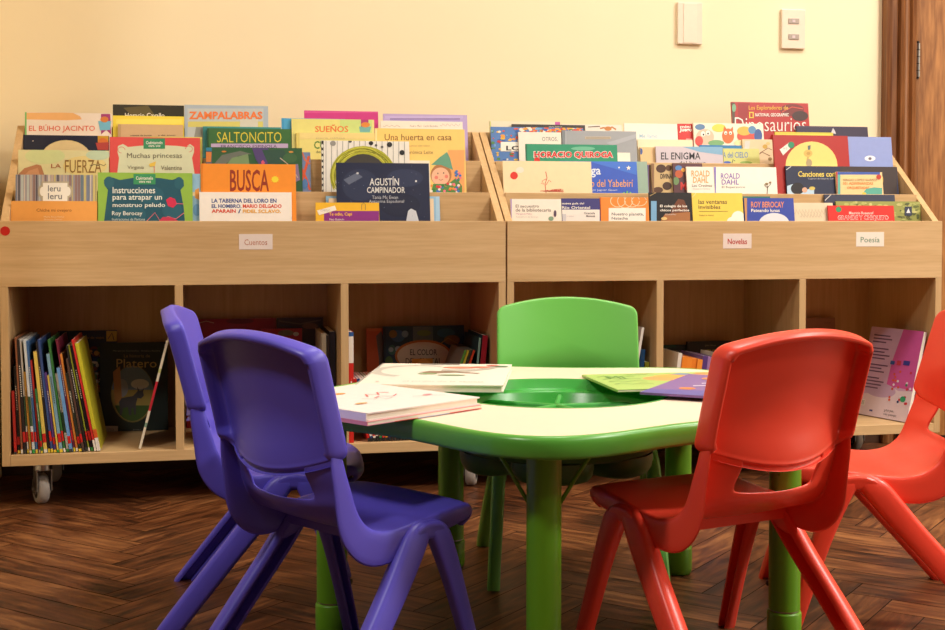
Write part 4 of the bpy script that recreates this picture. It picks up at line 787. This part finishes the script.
disp('wide dark book with yellow title Canciones con and a sleeping black-haired head', 1, 2, 785.6, 897, 166.4, (44, 50, 74), [('r', 840, 166.4, 897, 200, (58, 44, 42)), ('t', 'Canciones con', 798, 171.2, 835, 176.8, (240, 214, 90), .015), ('t', 'Cuentos de Eduardo Galeano', 808, 177.8, 838, 179.4, (190, 190, 200)), ('p', [(787, 186), (793, 184), (806, 190), (814, 187), (814, 200), (787, 200)], (190, 214, 230)), ('e', 797.4, 188.6, 6.6, 6, (34, 30, 34)), ('e', 804.6, 190, 2.6, 2.6, (226, 170, 140)), ('e', 812, 188.4, 3, 1.8, (214, 190, 90)), ('l', [(786, 170), (791, 166.4)], .8, (200, 200, 200)), ('e', 880, 180, 3, 6, (220, 170, 60))], th=.007)
disp('small beige book with blue top band and orange title lines', 1, 3, 835.8, 882, 172, (238, 206, 146), [('r', 835.8, 172, 880, 174.6, (60, 90, 170)), ('r', 835.8, 172, 837.6, 200, (190, 60, 50)), ('r', 837.6, 174.6, 840.4, 200, (96, 176, 160)), ('t', 'SERGIO LÓPEZ SUÁREZ', 843, 178.4, 877, 181, (150, 100, 60), .005), ('t', '101 ADIVINANZAS', 843, 182, 873, 184.8, (232, 130, 60), .02), ('t', 'ORQUESTADAS', 847, 186.4, 869, 189.4, (232, 130, 60), .02), ('p', [(862, 194), (866, 189), (874, 187.4), (882, 188), (882, 200), (860, 200)], (90, 170, 150)), ('e', 864, 193.6, 2, 1.2, (240, 200, 60)), ('e', 878.6, 177, 2.4, 2.6, (190, 60, 40))])
# ---- right bookcase, front slot
disp('white book with lilac spine and small grey title at the left end', 0, 2, 510.4, 561, 199, (244, 232, 214), [('r', 509.6, 199, 511.8, 222, (176, 150, 196)), ('t', 'El secuestro', 515.6, 204.6, 539, 207.6, (130, 116, 104), .008), ('t', 'de la bibliotecaria', 515.6, 208.4, 551, 211.6, (130, 116, 104), .008), ('t', 'Margaret Mahy', 516, 213, 532, 215, (200, 150, 170)), ('t', 'ilustraciones de Quentin', 516, 216.4, 538, 217.6, (180, 170, 160)), ('e', 551, 218.6, 2.6, 2.2, (130, 160, 130)), ('e', 555, 213.6, 1.4, 3.4, (90, 70, 90))])
disp('navy-topped book with a white lower box, second from the left end', 0, 2, 561.6, 599.6, 198.4, (66, 62, 122), [('r', 561.6, 209.6, 599.6, 222, (238, 228, 216)), ('t', 'nueva guía del', 562, 202.4, 584, 205, WHT, .015), ('t', 'Río Oriental', 562, 206.2, 590, 209, WHT, .015), ('t', 'Graciela', 584, 212, 595, 214.2, (110, 100, 100), .01), ('t', 'Montes', 586, 215, 595, 217, (110, 100, 100), .01), ('r', 561.6, 214, 566, 222, (206, 200, 200)), ('t', 'loqueleo', 567, 215.6, 574, 217, (190, 180, 180))])
disp('orange book with looping cream lines and a white title box', 0, 2, 600, 648.2, 197.4, (238, 140, 54), [('l', ell(618+i*7, 201, 7.5, 7-abs(i-1), 22), .7, (246, 214, 170)) for i in range(4)]+[('r', 608.6, 208, 645.6, 222, (244, 236, 222)), ('t', 'Nuestro planeta,', 611.6, 212.6, 643.6, 216.4, (80, 80, 80), .01), ('t', 'Natacha', 611.6, 217, 627.8, 219.6, (80, 80, 80), .01), ('r', 600, 197.4, 601, 222, (214, 110, 40))])
disp('black book with white title above a brown landscape', 0, 2, 649, 691.2, 192.6, (34, 30, 30), [('r', 651, 201, 656.6, 222, (120, 170, 206)), ('p', [(668, 222), (672, 208), (678, 199), (684, 200), (688, 210), (690, 222)], (110, 60, 34)), ('p', [(660, 222), (665, 214), (690, 212), (690, 222)], (170, 110, 60)), ('t', 'El colegio de los', 660, 204.8, 687, 208, WHT, .02), ('t', 'chicos perfectos', 660, 209, 689, 212, WHT, .02), ('t', 'Osvaldo', 665, 213.6, 676, 215, (220, 210, 200)), ('l', [(649.6, 196), (656, 192.6)], .6, (190, 160, 100)), ('e', 664, 218.6, 3, 1.6, (226, 190, 120))])
disp('yellow book titled las ventanas invisibles with a thin black line', 0, 2, 691.8, 742.2, 193, (242, 208, 84), [('t', 'las ventanas', 698.4, 199.4, 727, 204, (96, 80, 40), .012), ('t', 'invisibles', 698.4, 205, 720.4, 209, (96, 80, 40), .012), ('r', 699, 211.2, 727.8, 211.6, (110, 90, 50)), ('t', 'Federico Ivanier', 699.4, 214.4, 714, 216, (140, 120, 70)), ('e', 738, 219, 7, 8, (248, 240, 222)), ('e', 732, 221, 5, 4, (248, 240, 222)), ('l', [(692, 197.6), (696, 193)], .6, (250, 230, 160))])
disp('dark green book edge just behind the blue moon book', 0, 1, 735, 770, 196.4, (40, 110, 104), [])
disp('blue book with orange author capitals and a white moon', 0, 2, 744, 793.4, 198, (58, 76, 166), [('r', 744, 198, 747, 222, (196, 140, 90)), ('t', 'ROY BEROCAY', 751, 201.6, 784, 207.6, (226, 140, 90), .02), ('t', 'Pateando lunas', 751.2, 208.8, 779.6, 212, WHT, .015), ('e', 774, 224, 15.5, 11, (222, 222, 226))], th=.0066)
disp('dark navy book seen only as a strip behind the red and camouflage books', 0, 0, 824.4, 894.6, 194.6, (58, 62, 82), [('l', [(824.4, 201), (831, 194.6)], .8, (206, 200, 190))])
disp('plain beige book with faint pencil line drawing', 0, 1, 785, 832.6, 202.8, (226, 208, 176), [squig(794, 826, 212, 3, 30, .3, (180, 160, 130)), squig(800, 822, 216, 2, 22, .3, (180, 160, 130))])
disp('mottled yellow-green leafy book with a small dark square emblem', 0, 1, 836, 920, 201.4, (150, 152, 80), [('e', 846+random.random()*74, 202+random.random()*18, random.uniform(1, 3), random.uniform(.7, 1.8), random.choice([(176, 178, 100), (104, 112, 54), (196, 190, 120), (84, 92, 50)])) for _ in range(90)]+[('r', 904.5, 206.6, 911.6, 215.8, (50, 56, 76)), ('p', [(906, 213), (908.2, 208.4), (910.2, 213)], (226, 226, 230)), ('t', 'es de', 901, 215, 910, 218.6, (60, 60, 40))])
disp('red book titled GRANDE Y CHIQUITO with a green dot sticker', 0, 2, 828, 893.6, 205.6, (222, 50, 44), [('e', 838.6, 209.4, 2.8, 2.8, (50, 150, 100)), ('t', 'Mauricio Rosencof', 849, 211.6, 873.4, 214.4, (246, 226, 214), .01), ('t', 'GRANDE Y CHIQUITO', 837.6, 215.4, 888.4, 220.6, (246, 230, 220), .05), ('t', 'GRANDE Y CHIQUITO', 838, 215.9, 888, 220.2, (206, 40, 40), .015)])
# ================================================================== books in the lower compartments
ZS = ZB1+.0006
def compartment(bc_x, k): cw = (UW-4*T)/3; return bc_x+T+k*(cw+T), bc_x+T+k*(cw+T)+cw
def upright(label, px0, px1, pt, Y, c, arts=(), th=.01, lean=5, group='books face-out inside the lower shelves', hard=True, hmax=None):
    a = R(lean); z0 = ZS+th*math.sin(a)
    def plane(px, py):
        d = ray(px, py); tt = (Y + (H - z0)*math.tan(a))/(d.y - d.z*math.tan(a)); return CO+d*tt
    p = plane(px0, pt); q = plane(px1, pt); M = Matrix.Translation((p.x, Y, z0)) @ Matrix.Rotation(-a, 4, 'X')
    return face_book(label, M, q.x-p.x, (p.z-z0)/math.cos(a), th, c, arts, group, hard=hard)
BK = YF+.382
# compartment 1: row of thin picture books, tops leaning left
c0, c1 = compartment(X0, 0)
row = [((178, 40, 34), .165, .0075, 'red'), ((30, 28, 30), .23, .008, 'black'), ((150, 92, 60), .305, .0055, 'brown'), ((40, 34, 36), .30, .008, 'near-black'), ((222, 216, 206), .30, .005, 'white'), ((200, 150, 60), .215, .006, 'ochre'), ((214, 222, 226), .30, .0075, 'pale grey'),
       ((70, 110, 160), .295, .006, 'blue'), ((190, 50, 44), .245, .005, 'red'), ((60, 130, 70), .17, .0055, 'green'), ((236, 206, 100), .268, .0105, 'yellow'), ((50, 46, 50), .295, .006, 'black'), ((62, 84, 140), .30, .007, 'blue'), ((102, 72, 150), .212, .007, 'purple'), ((226, 196, 90), .205, .005, 'yellow'), ((128, 170, 190), .262, .0095, 'pale blue'), ((60, 120, 60), .30, .006, 'green'), ((236, 226, 210), .21, .007, 'white'), ((110, 160, 214), .225, .009, 'sky blue'), ((120, 40, 60), .30, .0055, 'wine red'), ((226, 140, 60), .262, .006, 'orange'),
       ((60, 62, 50), .21, .0085, 'olive'), ((90, 66, 56), .25, .006, 'brown'), ((46, 44, 42), .285, .007, 'black'), ((150, 160, 50), .285, .004, 'lime'), ((36, 34, 40), .285, .008, 'black')]
xx = c0+.0078; ln = 1.8
seen = {}
order = ['the', 'the second', 'the third', 'the fourth', 'the fifth']
for i, (c, h, th, cn) in enumerate(row):
    seen[cn] = seen.get(cn, 0)+1; h *= .955; th *= .80
    arts = []
    if i % 3 != 2: arts.append(('r', 0, .10, 1, .19, (206, 40, 34)))
    if c[0] > 190 and c[2] > 190: arts.append(('r', 0, .24, 1, .5, random.choice([(60, 90, 60), (60, 60, 90), (150, 60, 50)])))
    if i % 2: arts += [('r', .3, .5+.02*j, .7, .51+.02*j, (236, 230, 214) if sum(c) < 400 else (70, 60, 50)) for j in range(0, 14, 1)]
    arts.append(('r', 0, 0, 1, .035, random.choice([(230, 200, 60), (60, 160, 80), (60, 60, 60), (236, 230, 220)])))
    prev = 'the '+row[i-1][3]+' spine' if i else 'the shelf side'
    lab = '%s thin spine in the crowded lower-left row, just right of %s' % (cn, prev)
    spine_book(lab, xx, YF+.012+random.uniform(0, .008), ZS+.001, th, h, .235, c, lean=-R(ln), arts=arts, group='thin picture books in the crowded lower-left row')
    nl = ln+.34
    xx += th/math.cos(R(ln))+ .0004 + .285*(math.tan(R(nl))-math.tan(R(ln)))*.9; ln = nl
spine_book('red-spined picture book near the right end of the crowded lower-left row', xx+.0006, YF+.012, ZS+.0015, .005, .287, .235, (206, 48, 44), lean=-R(ln), arts=[('r', 0, 0, 1, .1, (236, 226, 210))], group='thin picture books in the crowded lower-left row'); xx += .0052+.001
spine_book('yellow illustrated book, last of the crowded lower-left row, cover facing right', xx+.0008, YF+.012, ZS+.0015, .009, .278, .235, (200, 190, 50), lean=-R(ln), cover=(176, 168, 40), arts=[('r', 0, 0, 1, .12, (230, 224, 214)), ('r', 0, .12, 1, .2, (214, 90, 40))], group='thin picture books in the crowded lower-left row')
upright('big dark blue illustrated book with a yellow corner crest, behind the lower-left row', 58, 117, 331, YF+.338, (34, 50, 82), [('r', 58, 331, 117, 341, (30, 44, 76)), ('r', 106.4, 331, 117, 341.4, (206, 176, 70)), ('l', [(108, 339), (112, 333), (114, 340)], 1, (60, 60, 70)), ('t', 'Mis libros de viajes', 74, 336.4, 104, 339.4, (190, 140, 60))]
        + [('e', 88+random.random()*17, 347+random.random()*56, random.uniform(1.4, 4), random.uniform(1.2, 3), random.choice([(190, 60, 50), (60, 110, 60), (214, 170, 80), (40, 60, 90), (206, 190, 160), (120, 60, 50)])) for _ in range(60)], th=.008, lean=4.2)
upright('dark green book titled Platero with a grey donkey in an oval landscape', 100, 167.5, 343, YF+.322, (30, 44, 42), [('e', 132.5, 394, 21.8, 28.5, (120, 110, 60)), ('e', 132.5, 393.6, 21, 27.6, (110, 136, 160)), ('p', ell(132.5, 393.6, 21, 27.6, 20, 12, 168), (70, 96, 46)), ('p', ell(132.5, 393.6, 21, 27.6, 20, -8, 188), (170, 150, 80)), ('p', ell(132.5, 396, 19, 25, 20, 22, 158), (66, 96, 44)),
    ('e', 122, 388, 6, 9, (150, 160, 170)), ('e', 140, 384, 9, 5, (206, 206, 200)), ('p', [(113, 372), (120, 366), (122, 400), (115, 405)], (180, 130, 70)),
    ('p', [(119, 402), (120, 410), (119.6, 415), (122, 415), (123, 408), (128, 407), (129, 415), (131.4, 415), (131.6, 408), (133.4, 408), (134, 414.6), (136, 414.6), (136, 404), (137.6, 398), (141, 398.6), (144, 395.6), (143, 391.6), (144.4, 387), (142.4, 390), (139.6, 390.6), (137.2, 386.6), (137.6, 391), (133, 396), (121.6, 398)], (70, 70, 76)),
    ('t', 'Platero', 116.5, 359, 156.6, 367.6, (190, 166, 100), .0), ('t', 'La historia de', 124, 354.2, 150, 357.4, (150, 130, 84)), ('t', 'Margarita Cormelos  Andreu Rovira', 113, 350, 160, 352, (150, 150, 140)), ('r', 100.8, 426, 118, 433.4, (190, 186, 172)), ('t', 'BIBLIOTECA', 103, 428.4, 114, 431, (90, 90, 90)), ('t', 'Juventud', 133, 429, 141, 430.6, (150, 150, 140))], th=.012, lean=4.5)
# red book leaning on the divider
spine_book('thin red book leaning to the right against the shelf divider beside the donkey book', hitZ(136.6, 456, ZS).x, YF+.022, ZS+.001, .006, .285, .22, (226, 214, 190), lean=R(14.5), cover=(124, 24, 34), arts=[('r', 0, .35, 1, .62, (190, 40, 54)), ('r', 0, .2, 1, .24, (120, 150, 130)), ('r', 0, .7, 1, .74, (190, 190, 120))], group=None)
# compartment 2
c0, c1 = compartment(X0, 1)
upright('wide dark red book at the back of the second lower compartment', 186, 276, 319.5, YF+.345, (150, 26, 22), [('e', 240, 321, 14, 3, (110, 30, 24)), ('l', [(196, 324), (206, 321), (214, 323)], .8, (190, 150, 120))], lean=3, th=.012)
upright('brown-grey book behind the purple chair, right of the dark red one', 277, 323, 318, YF+.350, (74, 62, 50), [('l', [(279, 321), (300, 324), (321, 320)], 1.4, (110, 96, 76)), ('l', [(280, 325), (300, 328), (321, 325)], 1.2, (60, 70, 76)), ('e', 310, 326, 8, 3, (120, 90, 70))], lean=3, th=.010)
upright('smaller red book in front of the dark red one, second lower compartment', 262, 302, 329, YF+.322, (170, 40, 34), [('e', 286, 333, 8, 3, (120, 110, 70)), ('e', 296, 334, 3, 2, (200, 190, 170))], lean=3, th=.009)
xs = c1-.002
for i, (c, h, th, lab) in enumerate([((36, 34, 40), .285, .016, 'black-spined book against the right divider of the second compartment'), ((60, 50, 48), .275, .007, 'dark brown thin spine beside the black spine, second compartment'), ((206, 196, 170), .28, .012, 'cream-spined book left of the black one, second compartment')]):
    xs -= th+.001; spine_book(lab, xs, YF+.11, ZS, th, h, .2, c, arts=[('r', 0, .1, 1, .17, (190, 40, 34))], group='book spines in the second lower compartment')
xs = c0+.08
for i, (c, h, th, lab) in enumerate([((36, 120, 66), .19, .012, 'green-spined book low between the two purple chairs'), ((190, 50, 44), .18, .010, 'red-spined book low between the two purple chairs'), ((30, 30, 34), .2, .014, 'black-spined book low between the two purple chairs'), ((60, 90, 150), .19, .010, 'blue-spined book hidden low behind the nearer purple chair')]):
    spine_book(lab, xs, YF+.03, ZS, th, h, .16, c, group='book spines in the second lower compartment'); xs += th+.001
# compartment 3
c0, c1 = compartment(X0, 2)
spine_book('white and red upright spine with a blue top, beside the divider behind the table', c0+.0015, YF+.01, ZS, .0125, .292, .2, (206, 44, 36), arts=[('r', 0, .72, 1, .96, (236, 226, 212)), ('r', 0, .96, 1, 1, (50, 90, 150)), ('t', 'a que', .25, .40, .75, .58, (240, 226, 214)), ('r', .3, .2, .7, .22, WHT)]+[('r', .35, .3+.03*j, .65, .315+.03*j, (240, 226, 214)) for j in range(9)], group=None)
lowc = [(200, 40, 36), (40, 60, 120), (236, 226, 212), (30, 30, 34), (60, 140, 80), (214, 60, 50), (226, 140, 50), (80, 50, 110), (200, 44, 40), (236, 220, 190), (40, 110, 150), (190, 40, 60), (34, 34, 40), (214, 80, 50)]
lown = ['red', 'navy', 'white', 'black', 'green', 'scarlet', 'orange', 'purple', 'crimson', 'cream', 'teal blue', 'raspberry', 'charcoal', 'rust']
xs = c0+.052
for i, c in enumerate(lowc):
    spine_book('slanting thin %s spine under the table edge, third lower compartment' % lown[i], xs, YF+.018, ZS+.001, .0066, .17, .16, c, lean=-R(12.5), arts=[('r', 0, .08, 1, .2, (226, 214, 200) if i % 2 else (200, 40, 34)), ('r', 0, 0, 1, .05, (40, 40, 40))], group='thin slanting spines seen under the table edge'); xs += .0082
upright('orange and grey book left of the blue hardback in the middle compartment', 366.5, 391, 328.5, YF+.337, (206, 96, 56), [('p', [(376, 336), (381, 331), (384, 340), (391, 345), (391, 395), (377, 395), (379, 360)], (110, 106, 110)), ('r', 366.5, 328.5, 391, 331, (216, 116, 70))], th=.008, lean=4)
upright('blue underwater-painted hardback titled EL COLOR DEL CRISTAL in a white cloud', 383.5, 464, 326.4, YF+.318, (34, 62, 92), [('r', 383.5, 326.4, 386, 400, (30, 50, 74)), ('r', 413, 326.6, 433, 345, (96, 120, 120)), ('e', 398, 336, 7, 6, (50, 100, 150)), ('e', 405, 334, 3.4, 3.4, (120, 160, 180)), ('e', 393, 334, 4, 4, (130, 110, 60)), ('e', 392, 350, 4, 5, (60, 110, 110)), ('e', 446, 333, 9, 4.6, (46, 96, 130)), ('e', 452, 340, 8, 5, (120, 90, 50)), ('e', 424, 333, 7, 3, (110, 140, 80)), ('e', 391, 349.6, 2.4, 2.4, (150, 170, 180)), ('e', 398, 349, 3, 3, (150, 170, 180)), ('e', 459, 352, 4, 7, (60, 100, 60)), ('e', 389, 362, 4, 6, (80, 120, 70)), ('l', [(440, 344), (448, 338), (458, 344), (452, 350)], 1.2, (150, 120, 60)),
    ('e', 423.4, 355.6, 28.6, 15.8, (190, 120, 60)), ('e', 423.6, 356.2, 26.6, 14.2, (214, 206, 180)), ('t', 'EL COLOR', 410, 349.2, 437, 355.2, (60, 50, 44), .008), ('t', 'DEL CRISTAL', 405.6, 358, 441.4, 364.4, (60, 50, 44), .008)], th=.016, lean=4.5)
spine_book('crimson-spined book leaning at the right wall of the middle compartment', c1-.0470, YF+.10, ZS+.001, .0145, .268, .2, (176, 30, 56), lean=R(5.5), cover=(40, 72, 76), arts=[], group='leaning books in the middle compartment')
spine_book('thin pale teal book beside the crimson-spined one', c1-.0570, YF+.10, ZS+.001, .0055, .262, .2, (150, 196, 186), lean=R(5.5), cover=(36, 66, 70), group='leaning books in the middle compartment')
for i, (c, n_) in enumerate([((214, 70, 40), 'orange-red'), ((60, 56, 50), 'blackish'), ((206, 190, 60), 'yellow'), ((96, 160, 70), 'green')]):
    spine_book('%s thin spine leaning steeply beside the crimson-spined book' % n_, c1-.128-i*.0082, YF+.095, ZS+.001, .0058, .24, .19, c, lean=R(19), cover=(110, 104, 92), group='leaning books in the middle compartment')
# small yellow book in front of the hardback
M = Matrix.Translation((hitY(413, 380, YF+.29).x, YF+.2935, ZS+.001)) @ Matrix.Rotation(-R(3), 4, 'X')
yb = hitY(427, 358, YF+.305)
face_book('small yellow-orange book just showing in front of the blue underwater hardback', M, .06, yb.z-ZS-.002, .006, (214, 150, 50), [('p', [(413, 366), (424, 357), (434, 366)], (226, 166, 70))], 'books face-out inside the lower shelves')
# compartment 4
c0, c1 = compartment(X1, 0)
spine_book('lime green spine against the divider, right of the green chair', c1-.0150, YF+.05, ZS+.0005, .012, .19, .17, (160, 170, 50), group='leaning books right of the green chair')
spine_book('bright blue spine leaning right of the green chair', c1-.047, YF+.05, ZS+.001, .013, .225, .17, (40, 110, 180), lean=R(5), group='leaning books right of the green chair')
spine_book('tall pale grey book leaning against the divider right of the green chair', c1-.0835, YF+.02, ZS+.001, .007, .292, .22, (226, 220, 208), lean=R(9.5), cover=(190, 182, 172), group='leaning books right of the green chair')
spine_book('short orange spine beside the tall pale grey book', c1-.099, YF+.025, ZS+.001, .009, .20, .18, (230, 130, 50), lean=R(9.5), group='leaning books right of the green chair')
spine_book('dark green book leaning behind the green chair backrest', c1-.110, YF+.03, ZS+.001, .009, .255, .2, (40, 70, 50), lean=R(9.5), cover=(30, 44, 40), group='leaning books right of the green chair')
# compartment 5
c0, c1 = compartment(X1, 1)
upright('dark book with silver title letters at the back of the fifth compartment', 663.8, 692, 345, YF+.345, (36, 42, 42), [('r', 663.8, 345, 676, 347.6, (30, 70, 50)), ('t', 'EL DICCIONARIO', 664, 350.4, 692, 354.8, (150, 142, 124), .01)], th=.012, lean=4)
upright('dark book with yellow capitals at the back of the fifth compartment', 687.5, 731, 341.5, YF+.330, (40, 36, 30), [('t', 'Julio Verne', 705, 344.6, 716, 346.6, (150, 130, 100)), ('t', 'A VENTURAS', 699.4, 349.6, 728, 354.6, (176, 156, 40), .02), ('l', [(688, 343), (690, 341.6)], .4, (150, 140, 120))], th=.012, lean=4)
xs = c0+.040
spine_book('pale grey book leaning left of the orange spines, cover facing left', xs-.0105, YF+.03, ZS+.001, .011, .215, .19, (224, 214, 200), lean=R(7), cover=(196, 186, 172), arts=[('r', .1, .3, .9, .42, (50, 50, 50)), ('t', '16', .1, .55, .9, .62, (50, 50, 50))], group='same-height paperbacks in the fifth lower compartment')
for i, (c, n_) in enumerate([((236, 134, 40), 'orange'), ((238, 140, 46), 'orange'), ((232, 130, 40), 'orange'), ((240, 146, 52), 'orange'), ((84, 56, 120), 'dark violet'), ((160, 120, 170), 'lilac'), ((92, 70, 150), 'violet'), ((60, 60, 140), 'indigo'), ((214, 200, 180), 'cream'), ((120, 60, 110), 'plum'), ((180, 50, 60), 'red'), ((60, 100, 80), 'green')]):
    pos = ['first', 'second', 'third', 'fourth'][i] if i < 4 else ''
    lab = ('%s of four orange paperback spines, counted from the left, fifth compartment' % pos) if i < 4 else '%s paperback spine in the row right of the four orange ones' % n_
    spine_book(lab, xs+.002, YF+.028+.002*(i % 3), ZS+.001, .0148, .205-.003*(i % 4), .17, c, lean=R(7), arts=[('r', .25, .35, .6, .75, tuple(int(v*.7) for v in c)), ('r', .2, .1, .8, .18, (230, 220, 206))], group='same-height paperbacks in the fifth lower compartment'); xs += .0153
# compartment 6
c0, c1 = compartment(X1, 2)
upright('tan brown book standing at the back left of the rightmost compartment', 806.4, 835, 318, YF+.335, (150, 106, 76), [('t', 'ana maria', 824, 322, 831, 323.4, (90, 66, 50)), ('t', 'VIAJES', 806.6, 331.4, 823, 335.4, (40, 34, 34), .02)], th=.014, lean=4)
pa = hitY(864, 414, YF+.20); pb = Vector((1.985, YF+.012, ZS)); pa = Vector((1.932, YF+.215, ZS))
d = (pb-pa).normalized(); Wp = (pb-pa).length; nrm = Vector((0, 0, 1)).cross(d)     # into the book
ang = R(14); up = Vector((0, 0, 1))*math.cos(ang)+nrm*math.sin(ang); inn = nrm*math.cos(ang)-Vector((0, 0, 1))*math.sin(ang)
M = Matrix(((d.x, inn.x, up.x, pa.x), (d.y, inn.y, up.y, pa.y), (d.z, inn.z, up.z, ZS+.0025), (0, 0, 0, 1)))
pink = [('r', 0, 0, 1, 1, (206, 170, 200)), ('p', [(.52, .62), (.62, 1), (1, 1), (1, .34), (.7, .36), (.5, .3)], (206, 90, 160)), ('p', [(0, 0), (1, 0), (1, .34), (.75, .32), (.55, .36), (.3, .26), (0, .22)], (226, 206, 214)), ('e', .40, .30, .30, .08, (196, 166, 196))]
for j in range(17):
    if j in (3, 8, 12): continue
    pink.append(('r', .08, .90-j*.037, .40+.06*math.sin(j*2.3), .905+.010-j*.037, (110, 80, 110)))
pink += [('r', .02, .10, .16, .17, (236, 232, 226))]+[('r', .03+.018*j, .11, .036+.018*j, .16, (60, 60, 60)) for j in range(7)]
pink += [('e', .60+random.random()*.36, .18+random.random()*.36, .02, .014, random.choice([(40, 60, 110), (200, 50, 70), (50, 130, 90), (230, 220, 230), (220, 90, 60)])) for _ in range(24)]
pink += [('r', .5, .60, .58, .64, (60, 90, 160)), ('r', .62, .60, .70, .65, (200, 60, 80)), ('r', .74, .61, .86, .66, (60, 60, 140)), ('e', .86, .24, .05, .032, (50, 160, 110)), ('r', .28, .05, .34, .07, (80, 80, 140)), ('t', 'Para leer', .56, .07, .74, .10, (70, 60, 70)), ('t', 'con duendes', .56, .03, .8, .055, (70, 60, 70))]
face_book('pink and lilac back-cover book leaning against the right wall of the last compartment', M, Wp, .268, .012, (206, 170, 200), pink, None, mapper=lambda u, v: (u*Wp, v*.268))
# ================================================================== light
w = bpy.data.worlds.new('room_ambient'); S.world = w; w.use_nodes = True
w.node_tree.nodes['Background'].inputs[0].default_value = (1, .9, .76, 1); w.node_tree.nodes['Background'].inputs[1].default_value = .1
def lamp(x, y, e, sz=.5, z=ZC-.12):  # invented ceiling lamps out of view, added to light the scene
    t = empty('added_ceiling_lamp', (x, y, ZC)); tag(t, 'added round frosted ceiling lamp, out of view above the reading corner', 'lamp', 'ceiling lamps added above the room')
    b = MB(); b.cyl((0, 0, -.03), (0, 0, -.001), sz*.5, mat((240, 238, 230), .4)); b.build('canopy', t)
    l = bpy.data.lights.new('added_ceiling_light', 'AREA'); l.shape = 'DISK'; l.size = sz; l.energy = e; l.color = (1.0, .945, .87)
    o = bpy.data.objects.new('added_ceiling_light', l); COL.objects.link(o); o.location = (x, y, z)
for x, y, e in ((3.1, 1.0, 88), (2.7, 2.6, 36), (1.0, 2.5, 24), (2.2, -.7, 18), (-1.3, .9, 40)): lamp(x, y, e)
wf = MB()  # invented window frame out of view, added around the side fill light
for z0_, z1_, y0_, y1_ in ((.9, .96, -.2, 1.6), (2.44, 2.5, -.2, 1.6), (.96, 2.44, -.2, -.14), (.96, 2.44, 1.54, 1.6), (.96, 2.44, .67, .73)): wf.box(XR-.05, y0_, z0_, XR-.0005, y1_, z1_, mat((236, 230, 216), .5))
struct(wf.build('added_window_1'))
l = bpy.data.lights.new('right_fill_light', 'AREA'); l.shape = 'RECTANGLE'; l.size = 1.6; l.size_y = 1.4; l.energy = 26; l.color = (1.0, .945, .87)  # added area fill from the right, no known window behind it
o = bpy.data.objects.new('right_fill_light', l); COL.objects.link(o); o.location = (XR-.07, .7, 1.7); o.rotation_euler = (0, R(90), 0)
S.view_settings.exposure = .26
